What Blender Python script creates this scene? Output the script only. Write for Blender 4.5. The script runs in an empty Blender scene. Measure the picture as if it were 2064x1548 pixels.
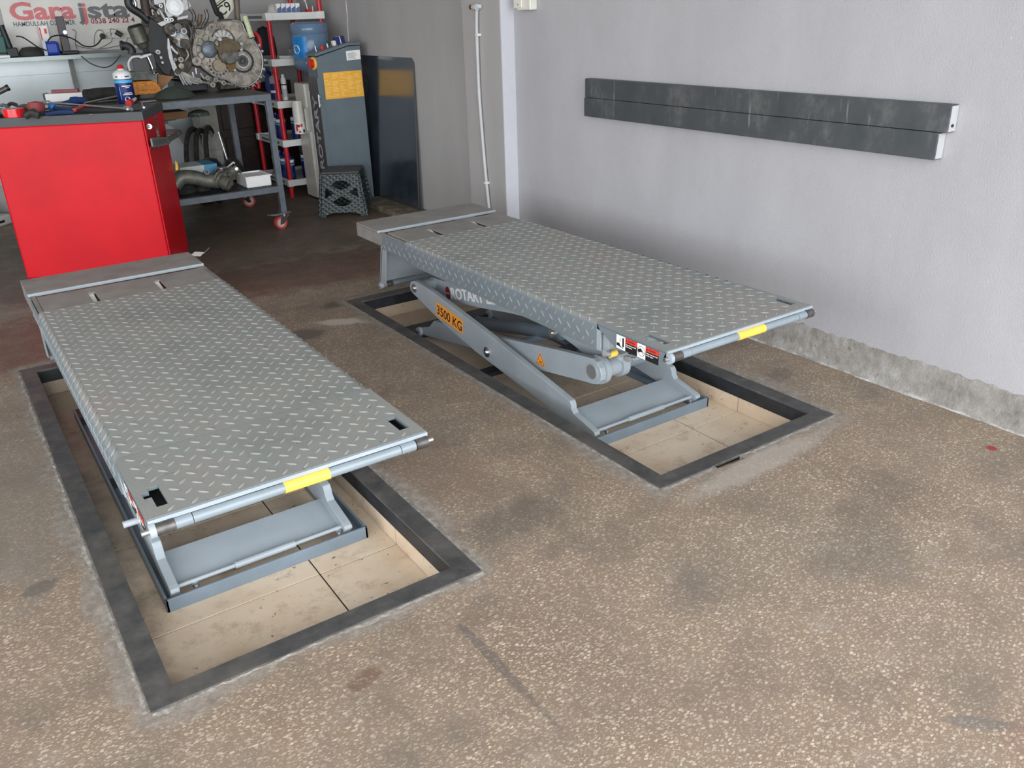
import bpy, bmesh, math, random
from mathutils import noise as MN
from mathutils import Vector, Matrix
random.seed(7)
S = bpy.context.scene
C = S.collection
PI = math.pi
# ------------------------------------------------------------------ camera
F_PX, PITCH, YAW, ROLL, CAM_H = 1702.1, 0.42019, 0.58351, -0.03445, 1.6
_f = Vector((math.sin(YAW)*math.cos(PITCH), math.cos(YAW)*math.cos(PITCH), -math.sin(PITCH)))
_r = Vector((math.cos(YAW), -math.sin(YAW), 0))
_u = _r.cross(_f)
RIGHT = math.cos(ROLL)*_r + math.sin(ROLL)*_u
UP = -math.sin(ROLL)*_r + math.cos(ROLL)*_u
FWD = _f
CP = Vector((0, 0, CAM_H))
cam = bpy.data.cameras.new('camera')
co = bpy.data.objects.new('camera', cam); C.objects.link(co)
cam.sensor_width = 36; cam.lens = F_PX/2064*36; cam.clip_start = .05
co.matrix_world = Matrix(((RIGHT.x, UP.x, -FWD.x, 0), (RIGHT.y, UP.y, -FWD.y, 0), (RIGHT.z, UP.z, -FWD.z, CAM_H), (0, 0, 0, 1)))
S.camera = co
# ------------------------------------------------------------------ light and exposure
w = bpy.data.worlds.new('overcast_sky'); S.world = w; w.use_nodes = True
nt = w.node_tree; nt.nodes.clear()
bg = nt.nodes.new('ShaderNodeBackground'); wo = nt.nodes.new('ShaderNodeOutputWorld')
bg.inputs[0].default_value = (0.93, 0.97, 1.0, 1); bg.inputs[1].default_value = 3.6
nt.links.new(bg.outputs[0], wo.inputs[0])
S.view_settings.view_transform = 'Standard'; S.view_settings.look = 'None'
S.view_settings.gamma = 1; S.view_settings.use_curve_mapping = False
S.view_settings.exposure = .9
# sampling helper for the open garage door (portal: no light of its own)
pl = bpy.data.lights.new('door_daylight', 'AREA'); pl.shape = 'RECTANGLE'; pl.size = 8.6; pl.size_y = 3.7
plo = bpy.data.objects.new('door_daylight', pl); C.objects.link(plo)
plo.location = (-.9, -1.6, 1.82); plo.rotation_euler = (PI/2, 0, 0)
pl.cycles.is_portal = True
plo2 = bpy.data.objects.new('added_side_daylight', pl.copy()); C.objects.link(plo2)  # portal for an assumed, unseen side opening added to brighten the rear
plo2.data.size = 5.2; plo2.data.size_y = 3.1; plo2.location = (-5.0, 1.8, 1.55); plo2.rotation_euler = (PI/2, 0, -PI/2)

# ------------------------------------------------------------------ helpers
def at(px, py, x=None, y=None, z=None):
    d = FWD + (px-1032)/F_PX*RIGHT - (py-774)/F_PX*UP
    if x is not None: return CP + d*(x/d.x)
    if y is not None: return CP + d*(y/d.y)
    return CP + d*((z-CAM_H)/d.z)
def s(r, g, b):
    f = lambda c: (c/255/12.92) if c/255 <= .04045 else ((c/255+.055)/1.055)**2.4
    return (f(r), f(g), f(b), 1)

class MB:
    def __init__(self): self.v = []; self.f = []
    def add(self, vs, fs, M=None):
        n = len(self.v)
        self.v += [tuple(M @ Vector(v)) if M else tuple(v) for v in vs]
        self.f += [tuple(n+i for i in f) for f in fs]
        return self
    def box(self, x0, x1, y0, y1, z0, z1, M=None):
        vs = [(x, y, z) for z in (z0, z1) for y in (y0, y1) for x in (x0, x1)]
        return self.add(vs, [(0, 2, 3, 1), (4, 5, 7, 6), (0, 1, 5, 4), (2, 6, 7, 3), (0, 4, 6, 2), (1, 3, 7, 5)], M)
    def cyl(self, a, b, r, r2=None, n=20, caps=True):
        a, b = Vector(a), Vector(b); r2 = r if r2 is None else r2
        d = (b-a).normalized(); t = Vector((0, 0, 1)) if abs(d.z) < .9 else Vector((1, 0, 0))
        u = d.cross(t).normalized(); v = d.cross(u)
        vs = []
        for P, R in ((a, r), (b, r2)):
            for i in range(n):
                q = 2*PI*i/n; vs.append(P + R*(math.cos(q)*u + math.sin(q)*v))
        fs = [(i, n+i, n+(i+1) % n, (i+1) % n) for i in range(n)]
        if caps: fs += [tuple(range(n)), tuple(reversed(range(n, 2*n)))]
        return self.add(vs, fs)
    def ring(self, c, d, R, r, h, n=24):
        """flat annulus of outer R, inner r, height h along d"""
        c, d = Vector(c), Vector(d).normalized()
        t = Vector((0, 0, 1)) if abs(d.z) < .9 else Vector((1, 0, 0))
        u = d.cross(t).normalized(); v = d.cross(u); vs = []
        for (P, Q) in ((c, R), (c+d*h, R), (c+d*h, r), (c, r)):
            for i in range(n):
                q = 2*PI*i/n; vs.append(P + Q*(math.cos(q)*u + math.sin(q)*v))
        fs = []
        for k in range(4):
            for i in range(n):
                fs.append((k*n+i, ((k+1) % 4)*n+i, ((k+1) % 4)*n+(i+1) % n, k*n+(i+1) % n))
        return self.add(vs, fs)
    def lathe(self, prof, o=(0, 0, 0), n=28, M=None):
        """prof: list of (r, z)"""
        o = Vector(o); vs = []; fs = []
        for r, z in prof:
            for i in range(n):
                q = 2*PI*i/n; vs.append(o + Vector((r*math.cos(q), r*math.sin(q), z)))
        for k in range(len(prof)-1):
            for i in range(n): fs.append((k*n+i, k*n+(i+1) % n, (k+1)*n+(i+1) % n, (k+1)*n+i))
        fs.append(tuple(reversed(range(n)))); fs.append(tuple(range((len(prof)-1)*n, len(prof)*n)))
        return self.add(vs, fs, M)
    def tube(self, pts, r, n=10, sub=6):
        """smooth tube through the points"""
        pts = [Vector(p) for p in pts]; P = []
        if len(pts) > 2 and sub > 1:
            q = [pts[0]*2-pts[1]] + pts + [pts[-1]*2-pts[-2]]
            for i in range(1, len(q)-2):
                for k in range(sub):
                    t = k/sub
                    P.append(.5*((2*q[i]) + (-q[i-1]+q[i+1])*t + (2*q[i-1]-5*q[i]+4*q[i+1]-q[i+2])*t*t + (-q[i-1]+3*q[i]-3*q[i+1]+q[i+2])*t**3))
            P.append(pts[-1])
        else: P = pts
        vs = []; m = len(P); u = None
        for i, p in enumerate(P):
            d = (P[min(i+1, m-1)]-P[max(i-1, 0)]).normalized()
            if u is None:
                t = Vector((0, 0, 1)) if abs(d.z) < .9 else Vector((1, 0, 0)); u = d.cross(t).normalized()
            u = (u - d*u.dot(d)).normalized(); v = d.cross(u)
            R = r[i*len(r)//m] if isinstance(r, (list, tuple)) else r
            for k in range(n):
                a = 2*PI*k/n; vs.append(p + R*(math.cos(a)*u+math.sin(a)*v))
        fs = [(i*n+k, (i+1)*n+k, (i+1)*n+(k+1) % n, i*n+(k+1) % n) for i in range(m-1) for k in range(n)]
        fs += [tuple(range(n)), tuple(reversed(range((m-1)*n, m*n)))]
        return self.add(vs, fs)
    def prism(self, poly, ext):
        """poly: coplanar 3D points, ext: vector"""
        poly = [Vector(p) for p in poly]; e = Vector(ext); n = len(poly)
        vs = poly + [p+e for p in poly]
        fs = [tuple(range(n)), tuple(reversed(range(n, 2*n)))] + [(i, n+i, n+(i+1) % n, (i+1) % n) for i in range(n)]
        return self.add(vs, fs)
    def grid(self, x0, x1, y0, y1, z0, z1, holes, cuts=()):
        """slab with rectangular holes"""
        e = 1e-6
        xs = sorted({x0, x1, *[c for h in holes for c in h[:2]]}); ys = sorted({y0, y1, *[c for h in holes for c in h[2:]]})
        xs = [x for x in xs if x0-e <= x <= x1+e]; ys = [y for y in ys if y0-e <= y <= y1+e]
        def ok(i, j):
            if i < 0 or j < 0 or i >= len(xs)-1 or j >= len(ys)-1: return False
            cx, cy = (xs[i]+xs[i+1])/2, (ys[j]+ys[j+1])/2
            return not any(h[0] < cx < h[1] and h[2] < cy < h[3] for h in holes)
        for i in range(len(xs)-1):
            for j in range(len(ys)-1):
                if not ok(i, j): continue
                a, b, c, d = xs[i], xs[i+1], ys[j], ys[j+1]
                self.add([(a, c, z1), (b, c, z1), (b, d, z1), (a, d, z1)], [(0, 1, 2, 3)])
                self.add([(a, c, z0), (b, c, z0), (b, d, z0), (a, d, z0)], [(3, 2, 1, 0)])
                if not ok(i-1, j): self.add([(a, c, z0), (a, d, z0), (a, d, z1), (a, c, z1)], [(3, 2, 1, 0)])
                if not ok(i+1, j): self.add([(b, c, z0), (b, d, z0), (b, d, z1), (b, c, z1)], [(0, 1, 2, 3)])
                if not ok(i, j-1): self.add([(a, c, z0), (b, c, z0), (b, c, z1), (a, c, z1)], [(0, 1, 2, 3)])
                if not ok(i, j+1): self.add([(a, d, z0), (b, d, z0), (b, d, z1), (a, d, z1)], [(3, 2, 1, 0)])
        return self

def obj(name, mb, mat, parent=None, bevel=0, smooth=False, weld=False):
    me = bpy.data.meshes.new(name)
    vs = [Vector(v) for v in mb.v]
    if parent is None:
        lo = Vector([min(v[i] for v in vs) for i in range(3)]); hi = Vector([max(v[i] for v in vs) for i in range(3)])
        o0 = Vector(((lo.x+hi.x)/2, (lo.y+hi.y)/2, lo.z))
    else:
        o0 = parent.matrix_world.translation.copy()
        if parent.type == 'EMPTY': o0 = parent.location.copy()
        else: o0 = Vector(parent['o0'])
    me.from_pydata([v-o0 for v in vs], [], mb.f)
    bm = bmesh.new(); bm.from_mesh(me)
    if weld: bmesh.ops.remove_doubles(bm, verts=bm.verts, dist=1e-5)
    bmesh.ops.recalc_face_normals(bm, faces=bm.faces)
    bm.to_mesh(me); bm.free()
    me.materials.append(mat)
    o = bpy.data.objects.new(name, me); C.objects.link(o)
    o['o0'] = tuple(o0)
    if parent is None: o.location = o0
    else: o.parent = parent
    if bevel:
        m = o.modifiers.new('bevel', 'BEVEL'); m.width = bevel; m.segments = 2; m.limit_method = 'ANGLE'; m.angle_limit = .7
    if smooth:
        for p in me.polygons: p.use_smooth = True
        try: me.set_sharp_from_angle(angle=.75)
        except Exception: pass
    return o
def clean(o):
    if 'o0' in o: del o['o0']
def tag(o, label, cat, group=None, kind=None):
    o['label'] = label; o['category'] = cat
    if group: o['group'] = group
    if kind: o['kind'] = kind
    return o
def thing(name, label, cat, loc, group=None):
    o = bpy.data.objects.new(name, None); C.objects.link(o); o.location = loc; o.empty_display_size = .1
    return tag(o, label, cat, group)
def struct(name, mb, mat, parent=None, **k):
    o = obj(name, mb, mat, parent, **k)
    if parent is None: o['kind'] = 'structure'
    return o
def dup(root, delta, label=None, group=None):
    def cp(o, par):
        c = o.copy(); C.objects.link(c)
        if par: c.parent = par
        for ch in list(o.children): cp(ch, c)
        return c
    r = cp(root, None); r.location = root.location + Vector(delta)
    if label: r['label'] = label
    if group: r['group'] = group
    return r
def cutshape(outer, holes, depth, res=8):
    """2D outline with holes -> verts, faces (z = 0..depth)"""
    cu = bpy.data.curves.new('c', 'CURVE'); cu.dimensions = '2D'; cu.fill_mode = 'BOTH'; cu.extrude = depth/2
    for pts in [outer]+holes:
        sp = cu.splines.new('POLY'); sp.points.add(len(pts)-1)
        for p, q in zip(sp.points, pts): p.co = (q[0], q[1], 0, 1)
        sp.use_cyclic_u = True
    o = bpy.data.objects.new('c', cu); C.objects.link(o)
    me = bpy.data.meshes.new_from_object(o.evaluated_get(bpy.context.evaluated_depsgraph_get()))
    vs = [(v.co.x, v.co.y, v.co.z+depth/2) for v in me.vertices]; fs = [tuple(p.vertices) for p in me.polygons]
    bpy.data.objects.remove(o); bpy.data.curves.remove(cu); bpy.data.meshes.remove(me)
    return vs, fs
def text(name, body, o, xd, yd, h, mat, parent, width=None, bold=0, thick=.001, shear=0, space=1):
    """raised lettering: origin o (baseline left), x direction, y direction, letter height h"""
    cu = bpy.data.curves.new('t', 'FONT'); cu.body = body; cu.size = 1; cu.offset = bold; cu.extrude = .001; cu.shear = shear; cu.space_character = space
    cu.resolution_u = 3
    ob = bpy.data.objects.new('t', cu); C.objects.link(ob)
    me = bpy.data.meshes.new_from_object(ob.evaluated_get(bpy.context.evaluated_depsgraph_get()))
    xs = [v.co.x for v in me.vertices]; x0, x1 = min(xs), max(xs)
    k = h/.72
    kx = k if width is None else width/(x1-x0)
    xd, yd = Vector(xd).normalized(), Vector(yd).normalized(); n = xd.cross(yd)
    mb = MB(); mb.add([Vector(o)+xd*(v.co.x-x0)*kx+yd*v.co.y*k+n*(thick if v.co.z > 0 else 0) for v in me.vertices], [tuple(p.vertices) for p in me.polygons])
    bpy.data.objects.remove(ob); bpy.data.curves.remove(cu); bpy.data.meshes.remove(me)
    return obj(name, mb, mat, parent)

# ------------------------------------------------------------------ materials
def base(name):
    m = bpy.data.materials.new(name); m.use_nodes = True; n = m.node_tree
    return m, n, n.nodes['Principled BSDF']
def nd(n, t, **k):
    x = n.nodes.new(t)
    for a, b in k.items(): setattr(x, a, b)
    return x
def geo(n):
    return nd(n, 'ShaderNodeNewGeometry').outputs['Position']
def mixc(n, fac, a, b, mode='MIX'):
    x = nd(n, 'ShaderNodeMix', data_type='RGBA', blend_type=mode)
    for k, v in ((0, fac), (6, a), (7, b)):
        if isinstance(v, (tuple, float, int)): x.inputs[k].default_value = v
        else: n.links.new(v, x.inputs[k])
    return x.outputs[2]
def math_(n, op, a, b=None, c=None, clamp=False):
    x = nd(n, 'ShaderNodeMath', operation=op, use_clamp=clamp)
    for k, v in enumerate((a, b, c)):
        if v is None: continue
        if isinstance(v, (int, float)): x.inputs[k].default_value = v
        else: n.links.new(v, x.inputs[k])
    return x.outputs[0]
def noise(n, vec, scale, detail=3, rough=.55, out=0):
    x = nd(n, 'ShaderNodeTexNoise'); x.inputs['Scale'].default_value = scale; x.inputs['Detail'].default_value = detail; x.inputs['Roughness'].default_value = rough
    if vec is not None: n.links.new(vec, x.inputs['Vector'])
    return x.outputs[out]
def ramp(n, fac, stops):
    x = nd(n, 'ShaderNodeValToRGB'); n.links.new(fac, x.inputs[0])
    while len(x.color_ramp.elements) < len(stops): x.color_ramp.elements.new(.5)
    for e, (p, c) in zip(x.color_ramp.elements, stops):
        e.position = p; e.color = c if isinstance(c, tuple) else (c, c, c, 1)
    return x.outputs[0]
def bump(n, b, h, strength, dist=.002):
    x = nd(n, 'ShaderNodeBump'); x.inputs['Strength'].default_value = strength; x.inputs['Distance'].default_value = dist
    n.links.new(h, x.inputs['Height']); n.links.new(x.outputs[0], b.inputs['Normal'])
_mc = {}
def M(name, col, rough=.5, metal=0., var=.12, vs=8, col2=None, bmp=0., bs=300, coat=0., wear=0., emit=None, ecol=None, spec=.5):
    if name in _mc: return _mc[name]
    m, n, b = base(name); g = geo(n)
    f = noise(n, g, vs, 4, .6)
    c2 = col2 or tuple([c*(1-var*2.2) for c in col[:3]]+[1]); c1 = tuple([min(1, c*(1+var)) for c in col[:3]]+[1])
    r = ramp(n, f, [(.3, c2), (.7, c1)])
    if wear:
        f2 = ramp(n, noise(n, g, 45, 5, .7), [(.6, 0.), (.72, wear)])
        r = mixc(n, f2, r, (.28, .26, .23, 1))
    n.links.new(r, b.inputs['Base Color'])
    b.inputs['Roughness'].default_value = rough; b.inputs['Metallic'].default_value = metal
    b.inputs['Coat Weight'].default_value = coat
    b.inputs['Specular IOR Level'].default_value = spec
    if bmp: bump(n, b, noise(n, g, bs, 3, .6), bmp, .001)
    if emit:
        b.inputs['Emission Color'].default_value = ecol; b.inputs['Emission Strength'].default_value = emit
    _mc[name] = m
    return m
paint = M('lift_grey_paint', s(158, 167, 174), .38, var=.05, vs=6)
tube_m = M('tube_grey_paint', s(132, 143, 151), .32, var=.06, vs=10, wear=.25)
paint_dk = M('lift_bluegrey_paint', s(120, 134, 146), .4, var=.08, vs=6)
smoothp = M('dusty_smooth_plate', s(138, 136, 132), .55, var=.10, vs=9, bmp=.15, bs=120)
steel = M('bare_steel', s(190, 192, 195), .28, 1., var=.1, vs=30)
steel_dk = M('dark_steel', s(104, 102, 100), .45, .7, var=.25, vs=25, bmp=.2)
chrome = M('bright_steel', s(205, 207, 210), .34, 1., var=.05)
black = M('black_plastic', s(32, 33, 35), .45, var=.2)
rubber = M('dark_rubber', s(45, 45, 45), .75, var=.25, vs=20)
white_pl = M('white_plastic', s(225, 226, 224), .4, var=.04)
offwhite = M('aged_white_plastic', s(222, 220, 210), .35, var=.04)
white_p = M('white_print', s(238, 238, 236), .5, var=.02)
black_p = M('black_print', s(22, 22, 24), .5, var=.02)
red_p = M('red_print', s(222, 62, 48), .5, var=.03)
grey_p = M('grey_print', s(110, 113, 116), .5, var=.03)
yellow_tp = M('yellow_tape', s(252, 203, 84), .5, var=.06, vs=20)
orange_p = M('orange_print', s(245, 160, 60), .5, var=.03)
red_paint = M('red_enamel', s(198, 5, 26), .42, var=.06, vs=3, spec=.3)
red_post = M('red_plastic_tube', s(196, 28, 44), .35, var=.06)
bench_m = M('bench_grey_paint', s(98, 106, 114), .5, var=.12, vs=14)
bench_top = M('oily_bench_top', s(46, 44, 43), .4, var=.35, vs=10, bmp=.2, bs=80)
alu = M('cast_aluminium', s(158, 152, 142), .5, .55, var=.22, vs=22, bmp=.5, bs=160)
alu_dk = M('dirty_cast_metal', s(92, 86, 78), .6, .4, var=.35, vs=25, bmp=.5, bs=160)
alu_br = M('bright_cast_metal', s(178, 179, 180), .45, .6, var=.1, vs=20)
brown_m = M('rusty_bracket', s(104, 90, 70), .6, .35, var=.2, vs=25, bmp=.3)
cardb = M('cardboard', s(150, 112, 80), .85, var=.12)
blue_m = M('blue_plastic', s(24, 60, 130), .45, var=.12)
cyan_m = M('light_blue_print', s(80, 175, 225), .5, var=.04)
navy = M('navy_blue_label', s(22, 32, 98), .4, var=.08)
orange_m = M('orange_rubber', s(196, 122, 28), .55, var=.25, vs=30, bmp=.3, bs=60)
brass = M('brass', s(176, 120, 60), .35, .9)
cable_w = M('white_cable', s(205, 205, 200), .5)
console_m = M('console_grey_paint', s(100, 112, 120), .45, var=.05)
console_sd = M('console_side_paint', s(92, 92, 94), .3, var=.1, coat=.3)
stool_top = M('stool_top_plastic', s(74, 76, 75), .5, var=.08)
green_m = M('dark_green_plastic', s(20, 84, 78), .45)
shelf_m = M('galvanised_shelf', s(150, 158, 158), .38, .6, var=.08, vs=5)
panel_m = M('pale_grey_wall_panel', s(190, 198, 200), .3, .3, var=.06, vs=2)
sign_m = M('sign_white', s(215, 213, 208), .4, var=.03)
sign_red = M('sign_shade_red', s(212, 116, 120), .5, var=.05)  # red lightened so its colour carries the shade on the sign
sign_dkred = M('sign_dark_red', s(150, 50, 60), .5)
wood_dk = M('dark_wood_board', s(46, 26, 24), .3, var=.35, vs=12)
concrete_m = M('bare_concrete', s(158, 158, 150), .85, var=.12, vs=14, bmp=.5, bs=90)
plank_m = M('dirty_plank', s(118, 108, 92), .8, var=.3, vs=14, bmp=.4, bs=60)
tyre_m = M('old_tyre', s(48, 44, 40), .85, var=.35, vs=20)

def stripes_mat(name):                                   # woven rattan-look plastic
    m, n, b = base(name); g = geo(n)
    sx = nd(n, 'ShaderNodeSeparateXYZ'); n.links.new(g, sx.inputs[0])
    a = math_(n, 'SINE', math_(n, 'MULTIPLY', sx.outputs[2], 157))
    c = math_(n, 'SINE', math_(n, 'MULTIPLY', math_(n, 'SUBTRACT', sx.outputs[0], math_(n, 'MULTIPLY', sx.outputs[1], .7)), 93))
    h = math_(n, 'ADD', math_(n, 'MULTIPLY', math_(n, 'MULTIPLY', a, c), .5), .5)
    n.links.new(ramp(n, h, [(.2, s(34, 41, 42)), (.8, s(64, 76, 77))]), b.inputs['Base Color'])
    b.inputs['Roughness'].default_value = .35; bump(n, b, h, 1., .005)
    return m
stool_m = stripes_mat('woven_dark_green_plastic')

def deck_mat(name, k=1.):
    m, n, b = base(name); g = geo(n)
    a = noise(n, g, 3.2, 4, .6); c = noise(n, g, 260, 2, .5)
    r = ramp(n, a, [(.3, s(128, 131, 128)), (.52, s(140, 142, 139)), (.75, s(146, 141, 137))])
    d = ramp(n, noise(n, g, 14, 6, .75), [(.55, 0.), (.75, .35)])
    r = mixc(n, d, r, s(118, 108, 100))
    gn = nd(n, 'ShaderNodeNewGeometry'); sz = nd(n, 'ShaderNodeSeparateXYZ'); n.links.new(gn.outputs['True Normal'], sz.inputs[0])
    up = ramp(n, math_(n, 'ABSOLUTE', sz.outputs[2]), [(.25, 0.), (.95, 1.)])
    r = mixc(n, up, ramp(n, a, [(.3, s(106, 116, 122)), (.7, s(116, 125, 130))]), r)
    sp = ramp(n, noise(n, g, 55, 2, .5), [(.70, 0.), (.74, .6)])
    r = mixc(n, sp, r, s(90, 88, 84))
    r = mixc(n, .12, r, c, 'OVERLAY')
    if k != 1.: r = mixc(n, k, r, s(196, 202, 204))
    n.links.new(r, b.inputs['Base Color']); b.inputs['Roughness'].default_value = .5
    b.inputs['Specular IOR Level'].default_value = .45
    bump(n, b, c, .15, .0006)
    return m
deck_m = deck_mat('diamond_plate_paint')
lug_m = deck_mat('worn_lit_tread', .13)  # worn lugs, lightened further to paint in their lit edges

def wall_mat(name, c1, c2, rough_base=False):
    m, n, b = base(name); g = geo(n)
    sc = nd(n, 'ShaderNodeMapping'); sc.inputs['Scale'].default_value = (1, 1, .35); n.links.new(g, sc.inputs[0])
    a = noise(n, sc.outputs[0], 1.7, 5, .62)
    r = ramp(n, a, [(.3, c2), (.7, c1)])
    a2 = ramp(n, noise(n, g, 9, 6, .75), [(.5, 0.), (.8, .22)])
    r = mixc(n, a2, r, s(150, 148, 148))
    fl = ramp(n, noise(n, g, 60, 2, .5), [(.745, 0.), (.775, .35)])
    r = mixc(n, fl, r, s(222, 222, 225))
    b.inputs['Roughness'].default_value = .7
    if rough_base:
        sx = nd(n, 'ShaderNodeSeparateXYZ'); n.links.new(g, sx.inputs[0])
        nz = math_(n, 'MULTIPLY_ADD', noise(n, g, 3.5, 5, .6), .22, -.02)
        k = math_(n, 'SUBTRACT', nz, sx.outputs[2])
        k = math_(n, 'MULTIPLY_ADD', k, 14, .3, clamp=True)
        dn = noise(n, g, 16, 6, .7)
        r = mixc(n, k, r, ramp(n, dn, [(.3, s(158, 154, 148)), (.5, s(186, 182, 176)), (.7, s(206, 203, 200))]))
        h = math_(n, 'ADD', math_(n, 'MULTIPLY', noise(n, g, 24, 7, .75), math_(n, 'MULTIPLY', k, 6)), noise(n, g, 140, 3, .6))
        bump(n, b, h, .5, .004)
    else:
        bump(n, b, noise(n, g, 110, 4, .6), .25, .003)
    n.links.new(r, b.inputs['Base Color'])
    return m
wall_m = wall_mat('grey_painted_plaster', s(176, 175, 179), s(163, 162, 166), True)
wall_b = wall_mat('grey_painted_plaster_rear', s(172, 170, 169), s(158, 156, 155))
pilaster_lit_m = wall_mat('lit_pilaster_paint', s(200, 201, 208), s(188, 189, 196))  # lighter copy of the wall paint: light on the pilaster's front face
ceil_m = M('ceiling_white', s(190, 190, 188), .8, var=.03)

def mortar_mat():
    m, n, b = base('rough_mortar'); g = geo(n)
    a = noise(n, g, 26, 7, .72)
    r = ramp(n, a, [(.28, s(100, 94, 86)), (.5, s(140, 134, 126)), (.72, s(178, 174, 168))])
    n.links.new(r, b.inputs['Base Color']); b.inputs['Roughness'].default_value = .9
    bump(n, b, noise(n, g, 60, 6, .7), .7, .006)
    return m
mortar_m = mortar_mat()

RL = (.603, 3.269, .494, 1.399)      # left pit frame: centre and half size
RR = (2.364, 3.264, .492, 1.3715)
def floor_mat():
    m, n, b = base('worn_terrazzo'); g = geo(n); L = n.links
    # distorted coordinates, so that the chips are irregular
    dn = noise(n, g, 90, 2, .5, 1)
    dv = nd(n, 'ShaderNodeVectorMath', operation='MULTIPLY_ADD'); L.new(dn, dv.inputs[0]); dv.inputs[1].default_value = (.011, .011, 0); L.new(g, dv.inputs[2])
    big = noise(n, g, 1.1, 5, .6)
    mid = noise(n, g, 4.5, 5, .65)
    cem = ramp(n, big, [(.3, s(115, 99, 84)), (.46, s(135, 117, 100)), (.58, s(130, 116, 101)), (.72, s(128, 119, 107))])
    cem = mixc(n, ramp(n, noise(n, g, 190, 3, .6), [(.35, .0), (.75, .4)]), cem, s(160, 142, 126))
    chips = None
    for sc, th, lo, hi in ((76, .34, s(164, 146, 126), s(208, 194, 176)), (120, .26, s(156, 140, 122), s(196, 182, 164)), (50, .12, s(178, 164, 146), s(208, 198, 184))):
        v = nd(n, 'ShaderNodeTexVoronoi', voronoi_dimensions='2D'); v.inputs['Scale'].default_value = sc; v.inputs['Randomness'].default_value = 1
        mp = nd(n, 'ShaderNodeMapping'); mp.inputs['Rotation'].default_value = (0, 0, sc*.1); mp.inputs['Scale'].default_value = (.82, 1.45, 1); L.new(dv.outputs[0], mp.inputs[0]); L.new(mp.outputs[0], v.inputs['Vector'])
        sx = nd(n, 'ShaderNodeSeparateColor'); L.new(v.outputs['Color'], sx.inputs[0])
        t = math_(n, 'MULTIPLY', math_(n, 'POWER', sx.outputs[0], .8), th+.16)
        mask = math_(n, 'MULTIPLY', math_(n, 'SUBTRACT', t, v.outputs['Distance']), 7, clamp=True)
        mask = math_(n, 'MULTIPLY', mask, ramp(n, sx.outputs[2], [(.0, .2), (.8, .92)]))
        cc = mixc(n, sx.outputs[1], lo, hi)
        cem = mixc(n, mask, cem, cc)
        chips = mask if chips is None else math_(n, 'MAXIMUM', chips, mask)
    col = cem
    dirt = ramp(n, mid, [(.42, 0.), (.62, .55), (.8, .75)])
    col = mixc(n, dirt, col, mixc(n, .62, col, s(112, 100, 90)))
    lt = ramp(n, noise(n, g, 3.1, 6, .7, 0), [(.28, .45), (.42, 0.)])
    col = mixc(n, lt, col, s(158, 150, 140))
    dk = ramp(n, noise(n, g, 2.3, 6, .7), [(.52, 0.), (.68, .6)])
    col = mixc(n, dk, col, s(104, 96, 88))
    # stains and tone patches: (x, y, rx, ry, angle, colour, strength, wobble)
    sx = nd(n, 'ShaderNodeSeparateXYZ'); L.new(g, sx.inputs[0])
    wob = noise(n, g, 7, 5, .65)
    wob2 = noise(n, g, 38, 5, .7)
    def tone_patch(cx, cy, rx, ry, a, colr, st, wb=1.):
        nonlocal col
        ca, sa = math.cos(a), math.sin(a)
        dx = math_(n, 'SUBTRACT', sx.outputs[0], cx); dy = math_(n, 'SUBTRACT', sx.outputs[1], cy)
        u = math_(n, 'DIVIDE', math_(n, 'ADD', math_(n, 'MULTIPLY', dx, ca), math_(n, 'MULTIPLY', dy, sa)), rx)
        v = math_(n, 'DIVIDE', math_(n, 'SUBTRACT', math_(n, 'MULTIPLY', dy, ca), math_(n, 'MULTIPLY', dx, sa)), ry)
        r = math_(n, 'SQRT', math_(n, 'ADD', math_(n, 'MULTIPLY', u, u), math_(n, 'MULTIPLY', v, v)))
        r = math_(n, 'ADD', r, math_(n, 'MULTIPLY', math_(n, 'SUBTRACT', wob, .5), 1.6*wb))
        r = math_(n, 'ADD', r, math_(n, 'MULTIPLY', math_(n, 'SUBTRACT', wob2, .5), .9*wb))
        k = math_(n, 'MULTIPLY', math_(n, 'SUBTRACT', 1.15, r), 2.2, clamp=True)
        col = mixc(n, math_(n, 'MULTIPLY', k, st), col, colr)
    dark, grey, reddish = s(84, 78, 72), s(126, 120, 112), s(98, 70, 60)
    tone_patch(.913, 1.48, .016, .24, 0, s(92, 86, 84), .6, .9)
    tone_patch(.99, 1.72, .10, .05, .5, dark, .25)
    tone_patch(1.9, 5.42, 1.6, .42, -.1, reddish, .75, .8)
    tone_patch(.1, 5.1, .7, .45, 0, s(104, 66, 56), .7, .8)
    tone_patch(1.5, 6.9, 3., 1.5, 0, s(72, 63, 54), .75, .5)  # broad darker brown zone across the rear floor
    tone_patch(1.36, 1.08, .10, .06, .3, dark, .22, 1.6)
    tone_patch(1.61, .88, .12, .05, -.3, dark, .2, 1.6)
    tone_patch(1.73, .655, .085, .022, -.75, s(100, 98, 96), .6, .8)
    tone_patch(.60, 1.66, .045, .025, .2, s(96, 66, 50), .5, 1.5)
    tone_patch(1.78, .48, .18, .12, .2, s(132, 96, 86), .25, 1.)
    tone_patch(2.3, 1.35, .3, .12, .3, dark, .28)
    tone_patch(1.3, 2.55, .16, .5, .2, s(120, 100, 86), .4)
    tone_patch(1.33, 2.05, .2, .1, .2, dark, .35)
    tone_patch(-.05, 2.62, .06, .035, .4, s(96, 92, 86), .8)
    tone_patch(.1, 5.7, .25, .12, .1, s(134, 132, 124), .5)
    tone_patch(1.74, 4.28, .22, .055, -.52, s(196, 188, 178), .75, .9)
    tone_patch(1.46, 4.24, .10, .10, .3, s(96, 90, 84), .85, .5)
    tone_patch(1.90, 4.62, .20, .08, .1, s(70, 66, 62), .7, .5)
    tone_patch(3.0, 2.3, .12, .05, .4, dark, .4)
    tone_patch(3.08, 1.352, .022, .022, 0, s(150, 44, 44), .9, .25)
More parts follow.
